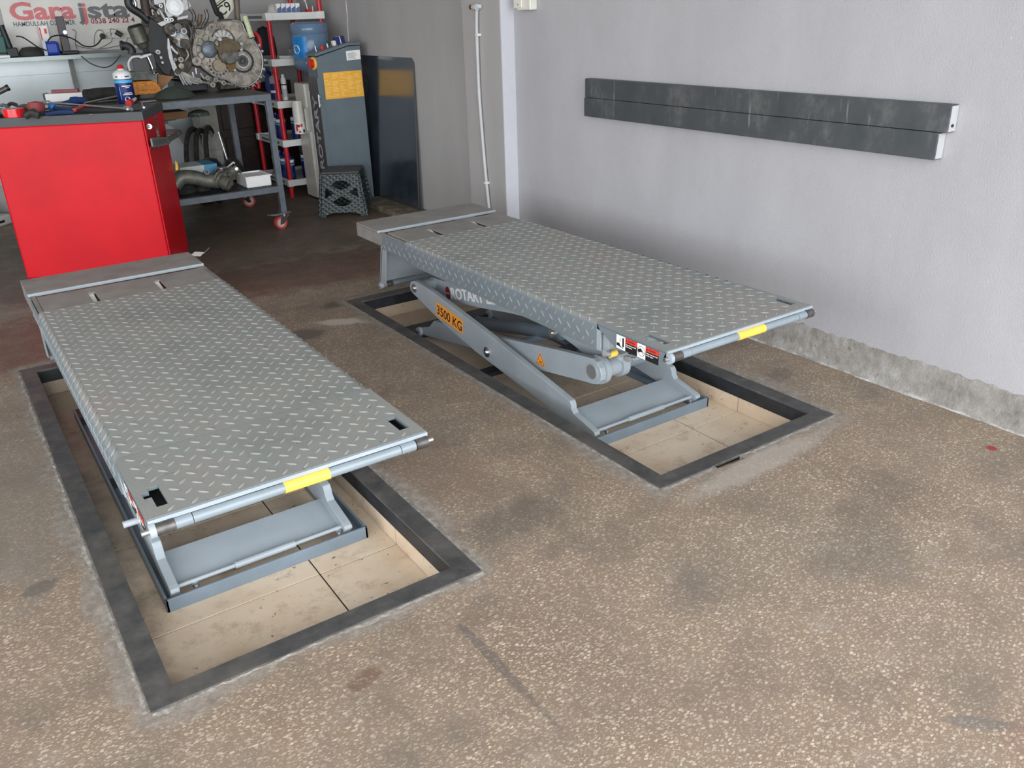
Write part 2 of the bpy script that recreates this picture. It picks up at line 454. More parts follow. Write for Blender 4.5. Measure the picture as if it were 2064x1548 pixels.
    tone_patch(-.1, 3.4, .22, .8, 0, grey, .5)
    tone_patch(2.9, 6.2, .3, .6, 0, s(124, 104, 86), .5)
    # cement strips cast along the two pit frames
    for cx, cy, hx, hy in (RL, RR):
        ax = math_(n, 'SUBTRACT', math_(n, 'ABSOLUTE', math_(n, 'SUBTRACT', sx.outputs[0], cx)), hx)
        ay = math_(n, 'SUBTRACT', math_(n, 'ABSOLUTE', math_(n, 'SUBTRACT', sx.outputs[1], cy)), hy)
        d = math_(n, 'MAXIMUM', ax, ay)
        d = math_(n, 'ADD', d, math_(n, 'MULTIPLY', math_(n, 'SUBTRACT', noise(n, g, 3.2, 3, .5), .42), -.22))
        d = math_(n, 'ADD', d, math_(n, 'MULTIPLY', math_(n, 'SUBTRACT', wob2, .5), -.05))
        k = math_(n, 'MULTIPLY', math_(n, 'SUBTRACT', .045, d), 28, clamp=True)
        mc = ramp(n, noise(n, g, 30, 7, .75), [(.3, s(112, 104, 96)), (.5, s(140, 132, 123)), (.72, s(178, 170, 161))])
        col = mixc(n, math_(n, 'MULTIPLY', k, .9), col, mc)
    tone_patch(2.30, 1.80, .42, .06, .05, s(176, 168, 160), .6, .7)
    n.links.new(col, b.inputs['Base Color'])
    rr = ramp(n, mid, [(.3, .42), (.7, .65)]); L.new(rr, b.inputs['Roughness'])
    b.inputs['Specular IOR Level'].default_value = .45
    h = math_(n, 'ADD', math_(n, 'MULTIPLY', chips, .25), noise(n, g, 120, 5, .7))
    bump(n, b, h, .35, .0025)
    return m
floor_m = floor_mat()

def frame_mat():
    m, n, b = base('black_angle_steel'); g = geo(n)
    a = noise(n, g, 12, 6, .7)
    r = ramp(n, a, [(.32, s(58, 58, 59)), (.55, s(76, 75, 75)), (.75, s(100, 97, 93))])
    d = ramp(n, noise(n, g, 3, 4, .6), [(.5, 0.), (.7, .5)])
    r = mixc(n, d, r, s(104, 98, 90))
    L = n.links; L.new(r, b.inputs['Base Color']); b.inputs['Roughness'].default_value = .55
    bump(n, b, noise(n, g, 70, 5, .7), .3, .002)
    return m
frame_m = frame_mat()
frame_in = M('black_steel_inner', s(40, 43, 48), .45, var=.3, vs=10, bmp=.25, bs=90)
def tile_mat():
    m, n, b = base('beige_floor_tile'); g = geo(n)
    a = noise(n, g, 3, 5, .6)
    r = ramp(n, a, [(.3, s(206, 182, 156)), (.5, s(222, 202, 178)), (.72, s(230, 215, 194))])
    d = ramp(n, noise(n, g, 7, 7, .75), [(.52, 0.), (.7, .6)])
    r = mixc(n, d, r, s(150, 122, 96))
    sp = ramp(n, noise(n, g, 40, 3, .6), [(.68, 0.), (.72, .8)])
    r = mixc(n, sp, r, s(96, 74, 58))
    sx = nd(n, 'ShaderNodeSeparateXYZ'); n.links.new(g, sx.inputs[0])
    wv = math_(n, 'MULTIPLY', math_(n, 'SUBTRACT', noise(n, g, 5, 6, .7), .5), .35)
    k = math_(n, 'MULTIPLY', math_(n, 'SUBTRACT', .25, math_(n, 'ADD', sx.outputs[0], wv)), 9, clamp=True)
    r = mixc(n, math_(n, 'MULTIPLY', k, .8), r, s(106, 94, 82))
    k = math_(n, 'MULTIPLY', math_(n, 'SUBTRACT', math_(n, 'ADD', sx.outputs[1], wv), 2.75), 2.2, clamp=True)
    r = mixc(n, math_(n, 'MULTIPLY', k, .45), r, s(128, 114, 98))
    n.links.new(r, b.inputs['Base Color']); b.inputs['Roughness'].default_value = .42
    return m
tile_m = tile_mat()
grout_m = M('dark_grout', s(74, 58, 46), .9, var=.2)
def board_mat():
    m, n, b = base('black_scuffed_board'); g = geo(n)
    mp = nd(n, 'ShaderNodeMapping'); mp.inputs['Scale'].default_value = (1, 2.2, 1.6); n.links.new(g, mp.inputs[0])
    a = noise(n, mp.outputs[0], 3, 6, .7)
    r = ramp(n, a, [(.3, s(58, 63, 67)), (.55, s(70, 74, 77)), (.72, s(98, 98, 98))])
    mp2 = nd(n, 'ShaderNodeMapping'); mp2.inputs['Scale'].default_value = (1, 9, .8); n.links.new(g, mp2.inputs[0])
    sc = ramp(n, noise(n, mp2.outputs[0], 4.2, 3, .55), [(.66, 0.), (.72, .55)])
    r = mixc(n, sc, r, s(140, 140, 138))
    n.links.new(r, b.inputs['Base Color']); b.inputs['Roughness'].default_value = .5
    bump(n, b, noise(n, g, 60, 4, .6), .2, .002)
    return m
board_m = board_mat()
def mirror_mat():
    m, n, b = base('dark_glossy_sheet'); g = geo(n)
    r = ramp(n, noise(n, g, 6, 6, .7), [(.35, s(34, 42, 52)), (.7, s(56, 62, 70))])
    n.links.new(r, b.inputs['Base Color'])
    b.inputs['Roughness'].default_value = .17; b.inputs['Specular IOR Level'].default_value = 1.; b.inputs['IOR'].default_value = 1.9
    return m
mirror_m = mirror_mat()
def glass_mat(name, col, rough=.05, al=.55):
    m, n, b = base(name)
    b.inputs['Base Color'].default_value = col; b.inputs['Roughness'].default_value = rough
    b.inputs['Transmission Weight'].default_value = al; b.inputs['IOR'].default_value = 1.25
    return m
bottle_m = M('blue_water_bottle', s(112, 142, 172), .12, var=.03)
bottle_m.node_tree.nodes['Principled BSDF'].inputs['Alpha'].default_value = .62

# ------------------------------------------------------------------ setting
XW, XR, YB, XL, YF, ZC = 3.30, 3.40, 8.8, -5.0, -1.6, 3.6
pits = [(RL[0]-RL[2], RL[0]+RL[2], RL[1]-RL[3], RL[1]+RL[3]), (RR[0]-RR[2], RR[0]+RR[2], RR[1]-RR[3], RR[1]+RR[3])]
slot = (2.145, 2.287, 1.862, RR[1]-RR[3])
floor = struct('floor', MB().grid(XL-6, XR+.3, -7, YB+.2, -.3, 0, [pits[0], pits[1], slot]), floor_m)
PD = -.14; FW = .068
# inside of the slot: dark plates added to stand for its shade
obj('slot_shade_plate', MB().box(slot[0]+.0005, slot[1]-.0005, slot[2]+.0004, slot[2]+.002, -.09, -.002), frame_in, floor)
obj('slot_bottom', MB().box(slot[0], slot[1], slot[2], slot[3], -.10, -.09), black, floor)
tile_cuts_y = [2.348, 2.918, 3.488, 4.058, 4.628]
for (x0, x1, y0, y1), jx, lab in ((pits[0], .741, 'left'), (pits[1], 2.505, 'right')):
    ix0, ix1, iy0, iy1 = x0+FW, x1-FW, y0+FW, y1-FW
    obj('grout_bed', MB().box(ix0-.03, ix1+.03, iy0-.03, iy1+.03, PD-.03, PD-.004), grout_m, floor)
    ys = [iy0-.012]+[c for c in tile_cuts_y if iy0 < c < iy1]+[iy1+.012]; xs = [ix0-.012]+[c for c in (jx-.57, jx) if ix0+.01 < c < ix1]+[ix1+.012]
    g = .0028
    for a, b_ in zip(ys[:-1], ys[1:]):
        for c, d in zip(xs[:-1], xs[1:]):
            dz = random.uniform(-.0008, .0008)
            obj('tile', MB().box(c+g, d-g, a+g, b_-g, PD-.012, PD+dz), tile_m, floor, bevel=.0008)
        for X, sg in ((ix0, -1), (ix1, 1)):
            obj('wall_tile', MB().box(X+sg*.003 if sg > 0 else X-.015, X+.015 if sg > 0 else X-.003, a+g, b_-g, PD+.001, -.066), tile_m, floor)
    for c, d in zip(xs[:-1], xs[1:]):
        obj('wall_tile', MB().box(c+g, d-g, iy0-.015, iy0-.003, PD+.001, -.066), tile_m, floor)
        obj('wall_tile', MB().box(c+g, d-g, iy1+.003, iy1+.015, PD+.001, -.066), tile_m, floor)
    # angle steel frame let into the floor, mitred at the corners
    tr = MB().prism([(x0, y0, .003), (x1, y0, .003), (ix1, iy0, .003), (ix0, iy0, .003)], (0, 0, -.012))
    fr = struct('trim_1' if lab == 'left' else 'trim_2', tr, frame_m, bevel=.001)
    fr['label'] = 'black angle steel frame let into the floor around the %s lift pit' % lab
    for poly in ([(x1, y0), (x1, y1), (ix1, iy1), (ix1, iy0)], [(x1, y1), (x0, y1), (ix0, iy1), (ix1, iy1)], [(x0, y1), (x0, y0), (ix0, iy0), (ix0, iy1)]):
        obj('angle_bar', MB().prism([(p[0], p[1], .003) for p in poly], (0, 0, -.012)), frame_m, fr, bevel=.001)
    for bb in ((ix0-.008, ix0, iy0-.008, iy1+.008), (ix1, ix1+.008, iy0-.008, iy1+.008), (ix0, ix1, iy0-.008, iy0), (ix0, ix1, iy1, iy1+.008)):
        obj('angle_flange', MB().box(*bb, -.068, -.0095), frame_in, fr)
    # lumps of mortar along the outer edge of the frame
    mm = MB()
    per = [((x0, y0), (x1, y0), (0, -1)), ((x1, y0), (x1, y1), (1, 0)), ((x1, y1), (x0, y1), (0, 1)), ((x0, y1), (x0, y0), (-1, 0))]
    for (ax, ay), (bx, by), nrm in per:
        Ln = math.hypot(bx-ax, by-ay); N = int(Ln/.012)
        rows = []
        for i in range(N+1):
            t = i/N; px_, py_ = ax+(bx-ax)*t, ay+(by-ay)*t
            q3 = Vector((px_*9, py_*9, .5)); wv = .016+.014*MN.noise(q3)+.010*MN.noise(q3*4)+.004*random.random(); wv = max(.003, wv)
            if lab == 'right' and nrm == (0, -1) and slot[0]-.01 < px_ < slot[1]+.01: wv = .0002
            hz = .0012+.003*abs(MN.noise(q3*6))+.001*random.random()
            if wv < .001: hz = .0004
            rows.append([(px_, py_, .0005), (px_+nrm[0]*wv*.4, py_+nrm[1]*wv*.4, hz), (px_+nrm[0]*wv, py_+nrm[1]*wv, .0003)])
        vs = [p for r_ in rows for p in r_]
        mm.add(vs, [(i*3+k, (i+1)*3+k, (i+1)*3+k+1, i*3+k+1) for i in range(N) for k in range(2)])
    o = obj('mortar_edge', mm, mortar_m, floor); o['kind'] = 'stuff'

struct('wall_right', MB().box(XW, XW+.3, YF, 4.84, 0, ZC), wall_m)
struct('wall_right_rear', MB().box(XR, XR+.2, 4.9, YB+.2, 0, ZC), wall_b)
struct('trim_3', MB().box(3.20, XR+.1, 4.841, 5.305, 0, ZC), wall_b, bevel=.004)
struct('trim_4', MB().box(3.199, XW+.001, 4.832, 4.8405, 0, ZC), pilaster_lit_m)
struct('wall_back', MB().box(XL-.2, XR, YB, YB+.2, 0, ZC), wall_b)
struct('wall_left', MB().grid(0, 1, 0, 1, 0, 1, []) if False else MB().box(XL-.2, XL, 4.4, YB, 0, ZC).box(XL-.2, XL, YF, 4.4, 3.1, ZC).box(XL-.2, XL, YF, -.8, 0, 3.1), wall_m)  # opening in this unseen wall is added to let light reach the rear
struct('ceiling', MB().box(XL-.2, XR+.3, YF, YB+.2, ZC, ZC+.15), ceil_m)
# rough cement foot of the right wall
bb = MB(); N = 900; rows = []
from mathutils import noise as mn
nv = lambda y, k, q=0.: mn.noise(Vector((y*k, q, 3.3)))
for i in range(N+1):
    y = YF+(4.83-YF)*i/N
    rw = []
    for q_, (dx, z) in enumerate(((.040, 0), (.034, .012), (.026, .03), (.020, .055), (.013, .085), (.007, .115), (.0005, .150))):
        a_ = nv(y, 3, q_*.5)*.5+nv(y, 11, q_)*.35+nv(y, 37, q_*1.7)*.3
        rw.append((XW-dx-(.007*a_ if 0 < q_ < 6 else (.010*nv(y, 2)+.006*nv(y, 9) if q_ == 0 else 0)), y, .0005 if q_ == 0 else z+.008*nv(y, 23, q_+5)*(1 if q_ < 6 else 2.2)))
    rows.append(rw)
bb.add([p for r_ in rows for p in r_], [(i*7+k, (i+1)*7+k, (i+1)*7+k+1, i*7+k+1) for i in range(N) for k in range(6)])
def cement_mat():
    m, n, b = base('pale_rough_cement'); g = geo(n)
    a = noise(n, g, 9, 8, .72)
    r = ramp(n, a, [(.3, s(124, 119, 112)), (.45, s(152, 147, 141)), (.6, s(170, 167, 163)), (.75, s(192, 190, 187))])
    cr = ramp(n, noise(n, g, 22, 4, .6), [(.30, .6), (.36, 0.)])
    r = mixc(n, cr, r, s(112, 106, 98))
    sx = nd(n, 'ShaderNodeSeparateXYZ'); n.links.new(g, sx.inputs[0])
    zz = math_(n, 'ADD', sx.outputs[2], math_(n, 'MULTIPLY', math_(n, 'SUBTRACT', noise(n, g, 30, 4, .6), .5), .03))
    e = math_(n, 'MULTIPLY', math_(n, 'SUBTRACT', .012, zz), 120, clamp=True)
    e = math_(n, 'MULTIPLY', e, ramp(n, noise(n, g, 5, 5, .7), [(.42, 0.), (.58, 1.)]))
    r = mixc(n, math_(n, 'MULTIPLY', e, .75), r, s(226, 225, 222))
    n.links.new(r, b.inputs['Base Color']); b.inputs['Roughness'].default_value = .92
    bump(n, b, noise(n, g, 40, 8, .75), 1., .012)
    return m
struct('baseboard_right', bb, cement_mat(), smooth=False)

# ------------------------------------------------------------------ scissor lifts
HD = .48   # deck height
def lugs(region, mapper, phase=(.0381, .0139), pitch=.0595):
    """raised lens-shaped treads; region(x,y)->bool, mapper(u,v)->(point, e1, e2, n)"""
    mb = MB()
    for i in range(-4, 18):
        for j in range(-1, 46):
            for (ox, oy, sg) in ((0, 0, -1), (.0298, -.0298, 1)):
                u, v = phase[0]+i*pitch+ox, phase[1]+j*pitch+oy
                if not region(u, v): continue
                m_ = mapper(u, v)
                if m_ is None: continue
                p, e1, e2, nn = m_
                a = (e1+sg*e2).normalized(); b_ = nn.cross(a)
                L_, W_, H_ = .0180, .0060, .0028
                vs = []
                for t, k in ((-1, 0), (-.6, .62), (0, 1), (.6, .62), (1, 0)):
                    if k == 0: vs.append(p+a*L_*t)
                    else: vs += [p+a*L_*t+b_*W_*k, p+a*L_*t*.9+nn*H_*(.6+.4*k), p+a*L_*t-b_*W_*k]
                mb.add(vs, [(0, 2, 1), (0, 3, 2), (1, 2, 5, 4), (2, 3, 6, 5), (4, 5, 8, 7), (5, 6, 9, 8), (7, 8, 10), (8, 9, 10)])
    return mb
PW, YS, YD, YP, YE = .788, .4035, 2.0, 2.27, 2.6
X1, X2, X3 = Vector((1, 0, 0)), Vector((0, 1, 0)), Vector((0, 0, 1))
def scissor_lift(ox, oy, label, right):
    R = thing('scissor_lift', label, 'car lift', (ox, oy, PD), None)
    def L(mb):   # local to world
        m2 = MB(); m2.v = [(v[0]+ox, v[1]+oy, v[2]) for v in mb.v]; m2.f = mb.f; return m2
    def part(name, mb, mat, parent=None, **k): return obj(name, L(mb), mat, parent or R, **k)
    # --- diamond plate deck: a bent sheet, flat top with rounded shoulders and side skirts
    rad, th, zb = .022, .005, .366
    prof = [(0, zb)]
    for k in range(7):
        a = PI-(PI/2)*k/6; prof.append((rad+rad*math.cos(a), HD-rad+rad*math.sin(a)))
    prof += [(PW-x, z) for x, z in reversed(prof)]
    inner = [(min(max(x, th), PW-th), min(z, HD-th)) for x, z in prof]
    inner = [(x + (th*.3 if x < PW/2 else -th*.3) if .001 < z < HD-th and th < x < PW-th else x, z) for x, z in inner]
    vs = []; n_ = len(prof)
    for y in (YS+.002, YD): vs += [(x, y, z) for x, z in prof] + [(x, y, z) for x, z in inner]
    m_ = 2*n_; fs = []
    for k in range(n_-1):
        fs += [(k, k+1, m_+k+1, m_+k), (n_+k, m_+n_+k, m_+n_+k+1, n_+k+1), (k, n_+k, n_+k+1, k+1), (m_+k, m_+k+1, m_+n_+k+1, m_+n_+k)]
    fs += [(0, m_, m_+n_, n_), (n_-1, 2*n_-1, m_+2*n_-1, m_+n_-1)]
    deck = part('deck_plate', MB().add(vs, fs), deck_m, smooth=True)
    def mp(u, v):
        arc = rad*PI/2
        if rad <= u <= PW-rad: return Vector((u, v, HD-.0002)), X1, X2, X3
        t = rad-u if u < rad else u-(PW-rad); sg = -1 if u < rad else 1
        if t <= arc:
            a = t/rad; cx = rad if sg < 0 else PW-rad
            nn = Vector((sg*math.sin(a), 0, math.cos(a)))
            return Vector((cx, v, HD-rad))+nn*(rad-.0002), Vector((math.cos(a), 0, -sg*math.sin(a))), X2, nn
        z = HD-rad-(t-arc)
        if z < zb+.016: return None
        return Vector((0 if sg < 0 else PW, v, z))+Vector((sg*-.0002, 0, 0)), Vector((0, 0, -sg)), X2, Vector((sg, 0, 0))
    o = part('tread_lugs', lugs(lambda u, v: YS+.016 < v < YD-.012, mp), lug_m); o['kind'] = 'stuff'
    # side skirts carry on behind the tread to the rear
    sk = part('rear_side_skirt', MB().box(0, .006, YD, YP, zb+.02, HD-.014), deck_m)
    part('rear_side_skirt', MB().box(PW-.006, PW, YD, YP, zb+.02, HD-.014), deck_m)
    def mp2(sg):
        def f(u, v): return Vector((0 if sg < 0 else PW, v, u))+Vector((sg*-.0002, 0, 0)), X3, X2, Vector((sg, 0, 0))
        return f
    lm = MB()
    for sg in (-1, 1):
        q = lugs(lambda u, v: zb+.03 < u < HD-.03 and YD < v < YP-.015, mp2(sg), phase=(.433-.0595*2, .0139))
        lm.add(q.v, q.f)
    o = part('skirt_lugs', lm, lug_m); o['kind'] = 'stuff'
    # --- smooth rear plate with two slots
    part('rear_plate', MB().grid(.03, PW-.03, YD, 2.25, HD-.008, HD-.001, [(.226, .256, YD, 2.165), (.51, .54, YD, 2.165)]), smoothp)
    part('slot_stop', MB().prism([(.228, 2.01, HD-.03), (.228, 2.15, HD-.004), (.228, 2.15, HD-.05)], (.02, 0, 0)), white_pl)
    part('slot_stop', MB().prism([(.512, 2.01, HD-.03), (.512, 2.15, HD-.004), (.512, 2.15, HD-.05)], (.02, 0, 0)), white_pl)
    # --- side channels of the extension and the plate lying on them
    for a, b_ in ((0, .008), (PW-.008, PW)):
        part('extension_rail', MB().box(a, b_, YP, YE, .402, HD-.012), smoothp)
    for a, b_ in ((.010, .028), (PW-.028, PW-.010)):
        part('inner_rail', MB().box(a, b_, YD+.01, YE-.02, HD-.055, HD-.010), smoothp)
    part('extension_plate', MB().box(0, PW, 2.325, YE, HD-.011, HD), smoothp, bevel=.0015)
    part('extension_front_edge', MB().box(.0, PW, 2.318, 2.3255, HD-.015, HD-.0005), paint, bevel=.001)
    part('cross_channel', MB().box(.03, PW-.03, 2.30, 2.5, .395, .41), steel_dk)
    # --- front flap: level ramp with its lifting slots
    holes = [(.040, .068, .070, .182), (.022, .0401, .128, .160), (.724, .756, .072, .165)]
    flap = part('front_flap', MB().grid(.004, PW-.004, .022, YS-.002, HD-.010, HD, holes), deck_m, bevel=.0008)
    def rg(u, v):
        if not (.02 < u < PW-.02 and .038 < v < YS-.014): return False
        return not any(h[0]-.016 < u < h[1]+.016 and h[2]-.014 < v < h[3]+.014 for h in holes)
    o = part('flap_lugs', lugs(rg, lambda u, v: (Vector((u, v, HD-.0002)), X1, X2, X3)), lug_m, flap); o['kind'] = 'stuff'
    for X in (.002, PW-.010):
        cheek = part('flap_cheek', MB().prism([(X, .022, HD-.011), (X, .022, .452), (X, .045, .430), (X, .285, .404), (X, .33, .425), (X, .385, .452), (X, .398, HD-.011)], (.008, 0, 0)), deck_m, flap)
    part('flap_shade_plate', MB().box(.014, .085, .03, .30, .436, .441), frame_in, flap)  # dark plates added so the flap slots look shaded inside
    part('flap_shade_plate', MB().box(.715, .775, .03, .30, .436, .441), frame_in, flap)
    part('flap_lip', MB().box(.004, PW-.004, .014, .022, HD-.012, HD-.001), paint, flap)
    # --- roller tube along the flap
    tube = part('roller_tube', MB().cyl((.108, .012, .452), (.690, .012, .452), .0145), tube_m, smooth=True)
    part('tube_sleeve', MB().cyl((.064, .012, .452), (.106, .012, .452), .0155), tube_m, tube, smooth=True)
    part('tube_sleeve', MB().cyl((.692, .012, .452), (.738, .012, .452), .0155), tube_m, tube, smooth=True)
    part('black_roller', MB().cyl((.018, .012, .452), (.063, .012, .452), .0175), steel_dk, tube, smooth=True)
    part('black_roller', MB().cyl((.740, .012, .452), (.778, .012, .452), .0175), steel_dk, tube, smooth=True)
    part('tube_ear', MB().cyl((.002, .012, .452), (.0175, .012, .452), .020), paint, tube, smooth=True)
    part('tube_pin', MB().cyl((-.016, .012, .452), (.0025, .012, .452), .008), chrome, tube, smooth=True)
    part('tube_pin', MB().cyl((.7785, .012, .452), (.797, .012, .452), .008), chrome, tube, smooth=True)
    tp = (.352, .498) if right else (.346, .474)
    o = part('yellow_grip_tape', MB().cyl((tp[0], .012, .452), (tp[1], .012, .452), .0162), yellow_tp, tube, smooth=True)
    o['label'] = 'yellow tape wrapped around the tube'
    # --- base frame in the pit
    bx0, bx1, by0, by1 = .052, .757, .495, 2.26
    base_ = part('base_frame', MB().box(bx0, bx1, by0, by0+.010, PD, -.092), paint_dk, bevel=.002)
    for a, b_ in ((bx0, bx0+.010), (bx1-.010, bx1)):
        part('base_rail', MB().box(a, b_, by0, by1, PD, -.092), paint_dk, base_, bevel=.002)
    for a, b_ in ((bx0+.010, bx0+.055), (bx1-.055, bx1-.010)):
        part('rail_flange', MB().box(a, b_, by0+.02, by1, PD+.001, PD+.010), paint_dk, base_)
    part('base_crossbar', MB().box(bx0+.01, bx1-.01, by1-.12, by1, PD+.001, -.092), frame_in, base_)
    part('base_crossbar', MB().box(bx0+.01, bx1-.01, 1.42, 1.50, PD+.001, PD+.02), frame_in, base_)
    # --- outer scissor arms
    A = [(.494, -.074), (.520, -.103), (.60, -.100), (.95, -.052), (1.45, .012), (1.75, .066), (1.849, .092), (2.098, .160), (2.120, .176), (2.122, .200), (2.105, .222), (2.070, .236), (2.03, .238), (1.86, .226), (1.838, .222), (1.31, .142), (.70, .030), (.668, .024), (.657, .008), (.655, -.010), (.640, -.028), (.515, -.056), (.498, -.062)]
    arms = []
    for X in (.073, .672):
        arms.append(part('outer_arm', MB().prism([(X, y, z) for y, z in A], (.030, 0, 0)), paint, bevel=.003))
    cp_ = part('arm_cross_plate', MB().prism([(.103, .552, -.100), (.103, .552, -.092), (.103, .715, -.052), (.103, .715, -.060)], (.569, 0, 0)), paint)
    part('trip_rod', MB().cyl((.103, .530, -.078), (.290, .530, -.078), .0075).cyl((.500, .530, -.078), (.672, .530, -.078), .0075).cyl((.290, .530, -.078), (.500, .530, -.078), .0120), paint, smooth=True)
    for X in (.155, .655):
        part('stop_bolt', MB().cyl((X, .514, PD+.01), (X, .514, -.090), .006).cyl((X, .514, -.090), (X, .514, -.080), .010), chrome, smooth=True)
    for y, z, r in ((1.329, .046, .026), (2.062, .196, .024)):
        part('pivot_bolt', MB().ring((.073, y, z), (-1, 0, 0), r, r*.62, .006).cyl((.073, y, z), (.062, y, z), r*.62).cyl((.062, y, z), (.057, y, z), r*.36, n=6), chrome, smooth=True)
        part('pivot_bolt', MB().cyl((.702, y, z), (.714, y, z), r*.7), chrome, smooth=True)
    part('pivot_shaft', MB().cyl((.103, 1.329, .046), (.672, 1.329, .046), .020), paint_dk, smooth=True)
    part('pivot_shaft', MB().cyl((.103, 2.062, .196), (.215, 2.062, .196), .030).cyl((.215, 2.062, .196), (.672, 2.062, .196), .022), paint, smooth=True)
    # --- inner scissor arms
    B = [(2.150, -.112), (2.095, -.110), (1.569, -.026), (.947, .056), (.62, .112), (.588, .116), (.556, .126), (.535, .150), (.530, .176), (.540, .204), (.562, .226), (.59, .234), (.84, .196), (1.357, .106), (1.86, .030), (1.983, .012), (2.05, -.045), (2.12, -.070), (2.160, -.080), (2.168, -.098)]
    for X in (.134, .612):
        part('inner_arm', MB().prism([(X, y, z) for y, z in B], (.030, 0, 0)), paint, bevel=.003)
        part('foot_roller', MB().cyl((X-.024, 2.14, -.095), (X-.002, 2.14, -.095), .026), paint, smooth=True)
    part('pivot_collar', MB().ring((.164, .589, .174), (1, 0, 0), .064, .034, .024).cyl((.130, .589, .174), (.1345, .589, .174), .036), paint, smooth=True)
    part('arm_pin', MB().cyl((.126, .589, .174), (.1305, .589, .174), .031), M('grey_pin_end', s(112, 112, 112), .5, var=.05), smooth=True)
    part('pivot_tube', MB().cyl((.188, .589, .174), (.262, .589, .174), .043).cyl((.262, .589, .174), (.30, .589, .174), .056), alu_br if False else paint, smooth=True)
    part('pivot_tube', MB().cyl((.30, .589, .174), (.612, .589, .174), .03), paint_dk, smooth=True)
    # --- upper scissor pair under the deck
    U = [(2.13, .180), (2.10, .152), (1.933, .134), (1.569, .184), (1.284, .232), (.98, .268), (.60, .330), (.50, .345), (.50, .37), (.62, .375), (1.2, .325), (1.6, .275), (2.0, .235), (2.09, .226), (2.125, .205)]
    for X in (.194, .560):
        up = part('upper_arm', MB().prism([(X, y, z) for y, z in U], (.024, 0, 0)), paint, bevel=.002)
        if X == .194: uL = up
    D = [(.565, .150), (.60, .225), (.75, .262), (1.3, .335), (2.05, .372), (2.10, .35), (2.08, .325), (1.4, .268), (.9, .205), (.70, .165), (.60, .135)]
    for X in (.228, .53):
        part('upper_arm', MB().prism([(X, y, z) for y, z in D], (.022, 0, 0)), paint, bevel=.002)
    part('pivot_bolt', MB().cyl((.20, .94, .236), (.176, .94, .236), .020).cyl((.176, .94, .236), (.170, .94, .236), .012), chrome, smooth=True)
    part('deck_beam', MB().box(.06, .10, YS+.02, 2.2, .400, HD-.006), paint_dk)
    part('deck_beam', MB().box(PW-.10, PW-.06, YS+.02, 2.2, .400, HD-.006), paint_dk)
    # hydraulic cylinder
    part('hydraulic_cylinder', MB().cyl((.40, 1.95, -.05), (.40, 1.15, .12), .036), paint_dk, smooth=True)
    part('piston_rod', MB().cyl((.40, 1.15, .12), (.40, .70, .205), .018), chrome, smooth=True)
    # --- front beam with latch fittings under the flap hinge
    fb = part('hinge_beam', MB().box(.02, PW-.02, YS-.05, YS+.03, .355, .43), paint, bevel=.002)
    part('gusset', MB().box(.004, .010, YS-.02, YS+.004, zb, HD-.03), paint)
    if right:
        yq = oy+.33; fp = lambda px, py, dy=0: at(px, py, y=yq+dy)
        lb_ = obj('latch_bracket', MB().prism([fp(1242, 722), fp(1262, 712), fp(1292, 723), fp(1276, 729), fp(1258, 731)], (0, .008, 0)), paint, R, bevel=.001)
        o = obj('yellow_cap', MB().cyl(fp(1228, 716), fp(1242, 711), .0125), yellow_tp, lb_, smooth=True)
        obj('valve', MB().cyl(fp(1218, 712), fp(1228, 714), .012).cyl(fp(1243, 718, -.01), fp(1263, 712, -.01), .0075), alu_br, lb_, smooth=True)
        obj('fitting', MB().cyl(fp(1263, 724, -.02), fp(1268, 723, -.02), .012, n=6), alu_br, lb_)
        obj('fitting', MB().cyl(fp(1268, 723, -.02), fp(1277, 724, -.02), .007), alu_br, lb_, smooth=True)
        obj('fitting', MB().cyl(fp(1275, 724.3, -.02), fp(1279, 724, -.02), .010), alu_br, lb_, smooth=True)
    else:
        part('latch_pin', MB().cyl((-.035, .185, .395), (.01, .185, .395), .009), paint, smooth=True)
    # --- rear flap hanging down with its roller
    rf = part('rear_flap', MB().prism([(.012, 2.300, .385), (.012, 2.306, .385), (.012, 2.372, .172), (.012, 2.366, .172)], (PW-.03, 0, 0)), paint)
    part('rear_flap_side', MB().prism([(.012, 2.318, .395), (.012, 2.378, .165), (.012, 2.30, .175), (.012, 2.25, .395)], (.004, 0, 0)), paint, rf)
    rt = part('rear_roller', MB().cyl((.024, 2.366, .150), (.76, 2.366, .150), .0145), paint_dk, smooth=True)
    part('black_roller', MB().cyl((.045, 2.366, .150), (.085, 2.366, .150), .0165), steel_dk, rt, smooth=True)
    if right: part('tube_ear', MB().cyl((.004, 2.366, .150), (.024, 2.366, .150), .018), paint, rt, smooth=True)
    if right: part('tube_pin', MB().cyl((-.008, 2.366, .150), (.004, 2.366, .150), .009), chrome, rt, smooth=True)
    if right:
        # lettering and stickers
        def PL_(y, z, x): return Vector((ox+x, oy+y, z))
        # 3500 KG sticker on the outer arm: long direction towards the viewer and down
        p0, p1, p2 = PL_(1.830, .102, .0722), PL_(1.566, .070, .0722), PL_(1.818, .186, .0722)
        xd = (p1-p0).normalized(); yd = (p2-p0); yd = (yd-xd*yd.dot(xd)).normalized()
        W_ = .27; H_ = .080
        st = obj('load_sticker', MB().prism([p0, p0+xd*W_, p0+xd*W_+yd*H_, p0+yd*H_], (-.0008, 0, 0)), orange_p, arms[0])
        st['label'] = 'orange 3500 KG sticker'
        text('sticker_text', '3500 KG', p0+xd*.008+yd*.014+Vector((-.0009, 0, 0)), xd, yd, .052, black_p, st, width=.254, bold=.012, thick=-.0006)
        # ROTARY LIFT on the upper arm
        q0 = PL_(1.872, .158, .1925); q1 = PL_(1.30, .262, .1925); xd2 = (q1-q0).normalized(); yd2 = Vector((0, 0, 1)); yd2 = (yd2-xd2*yd2.dot(xd2)).normalized()
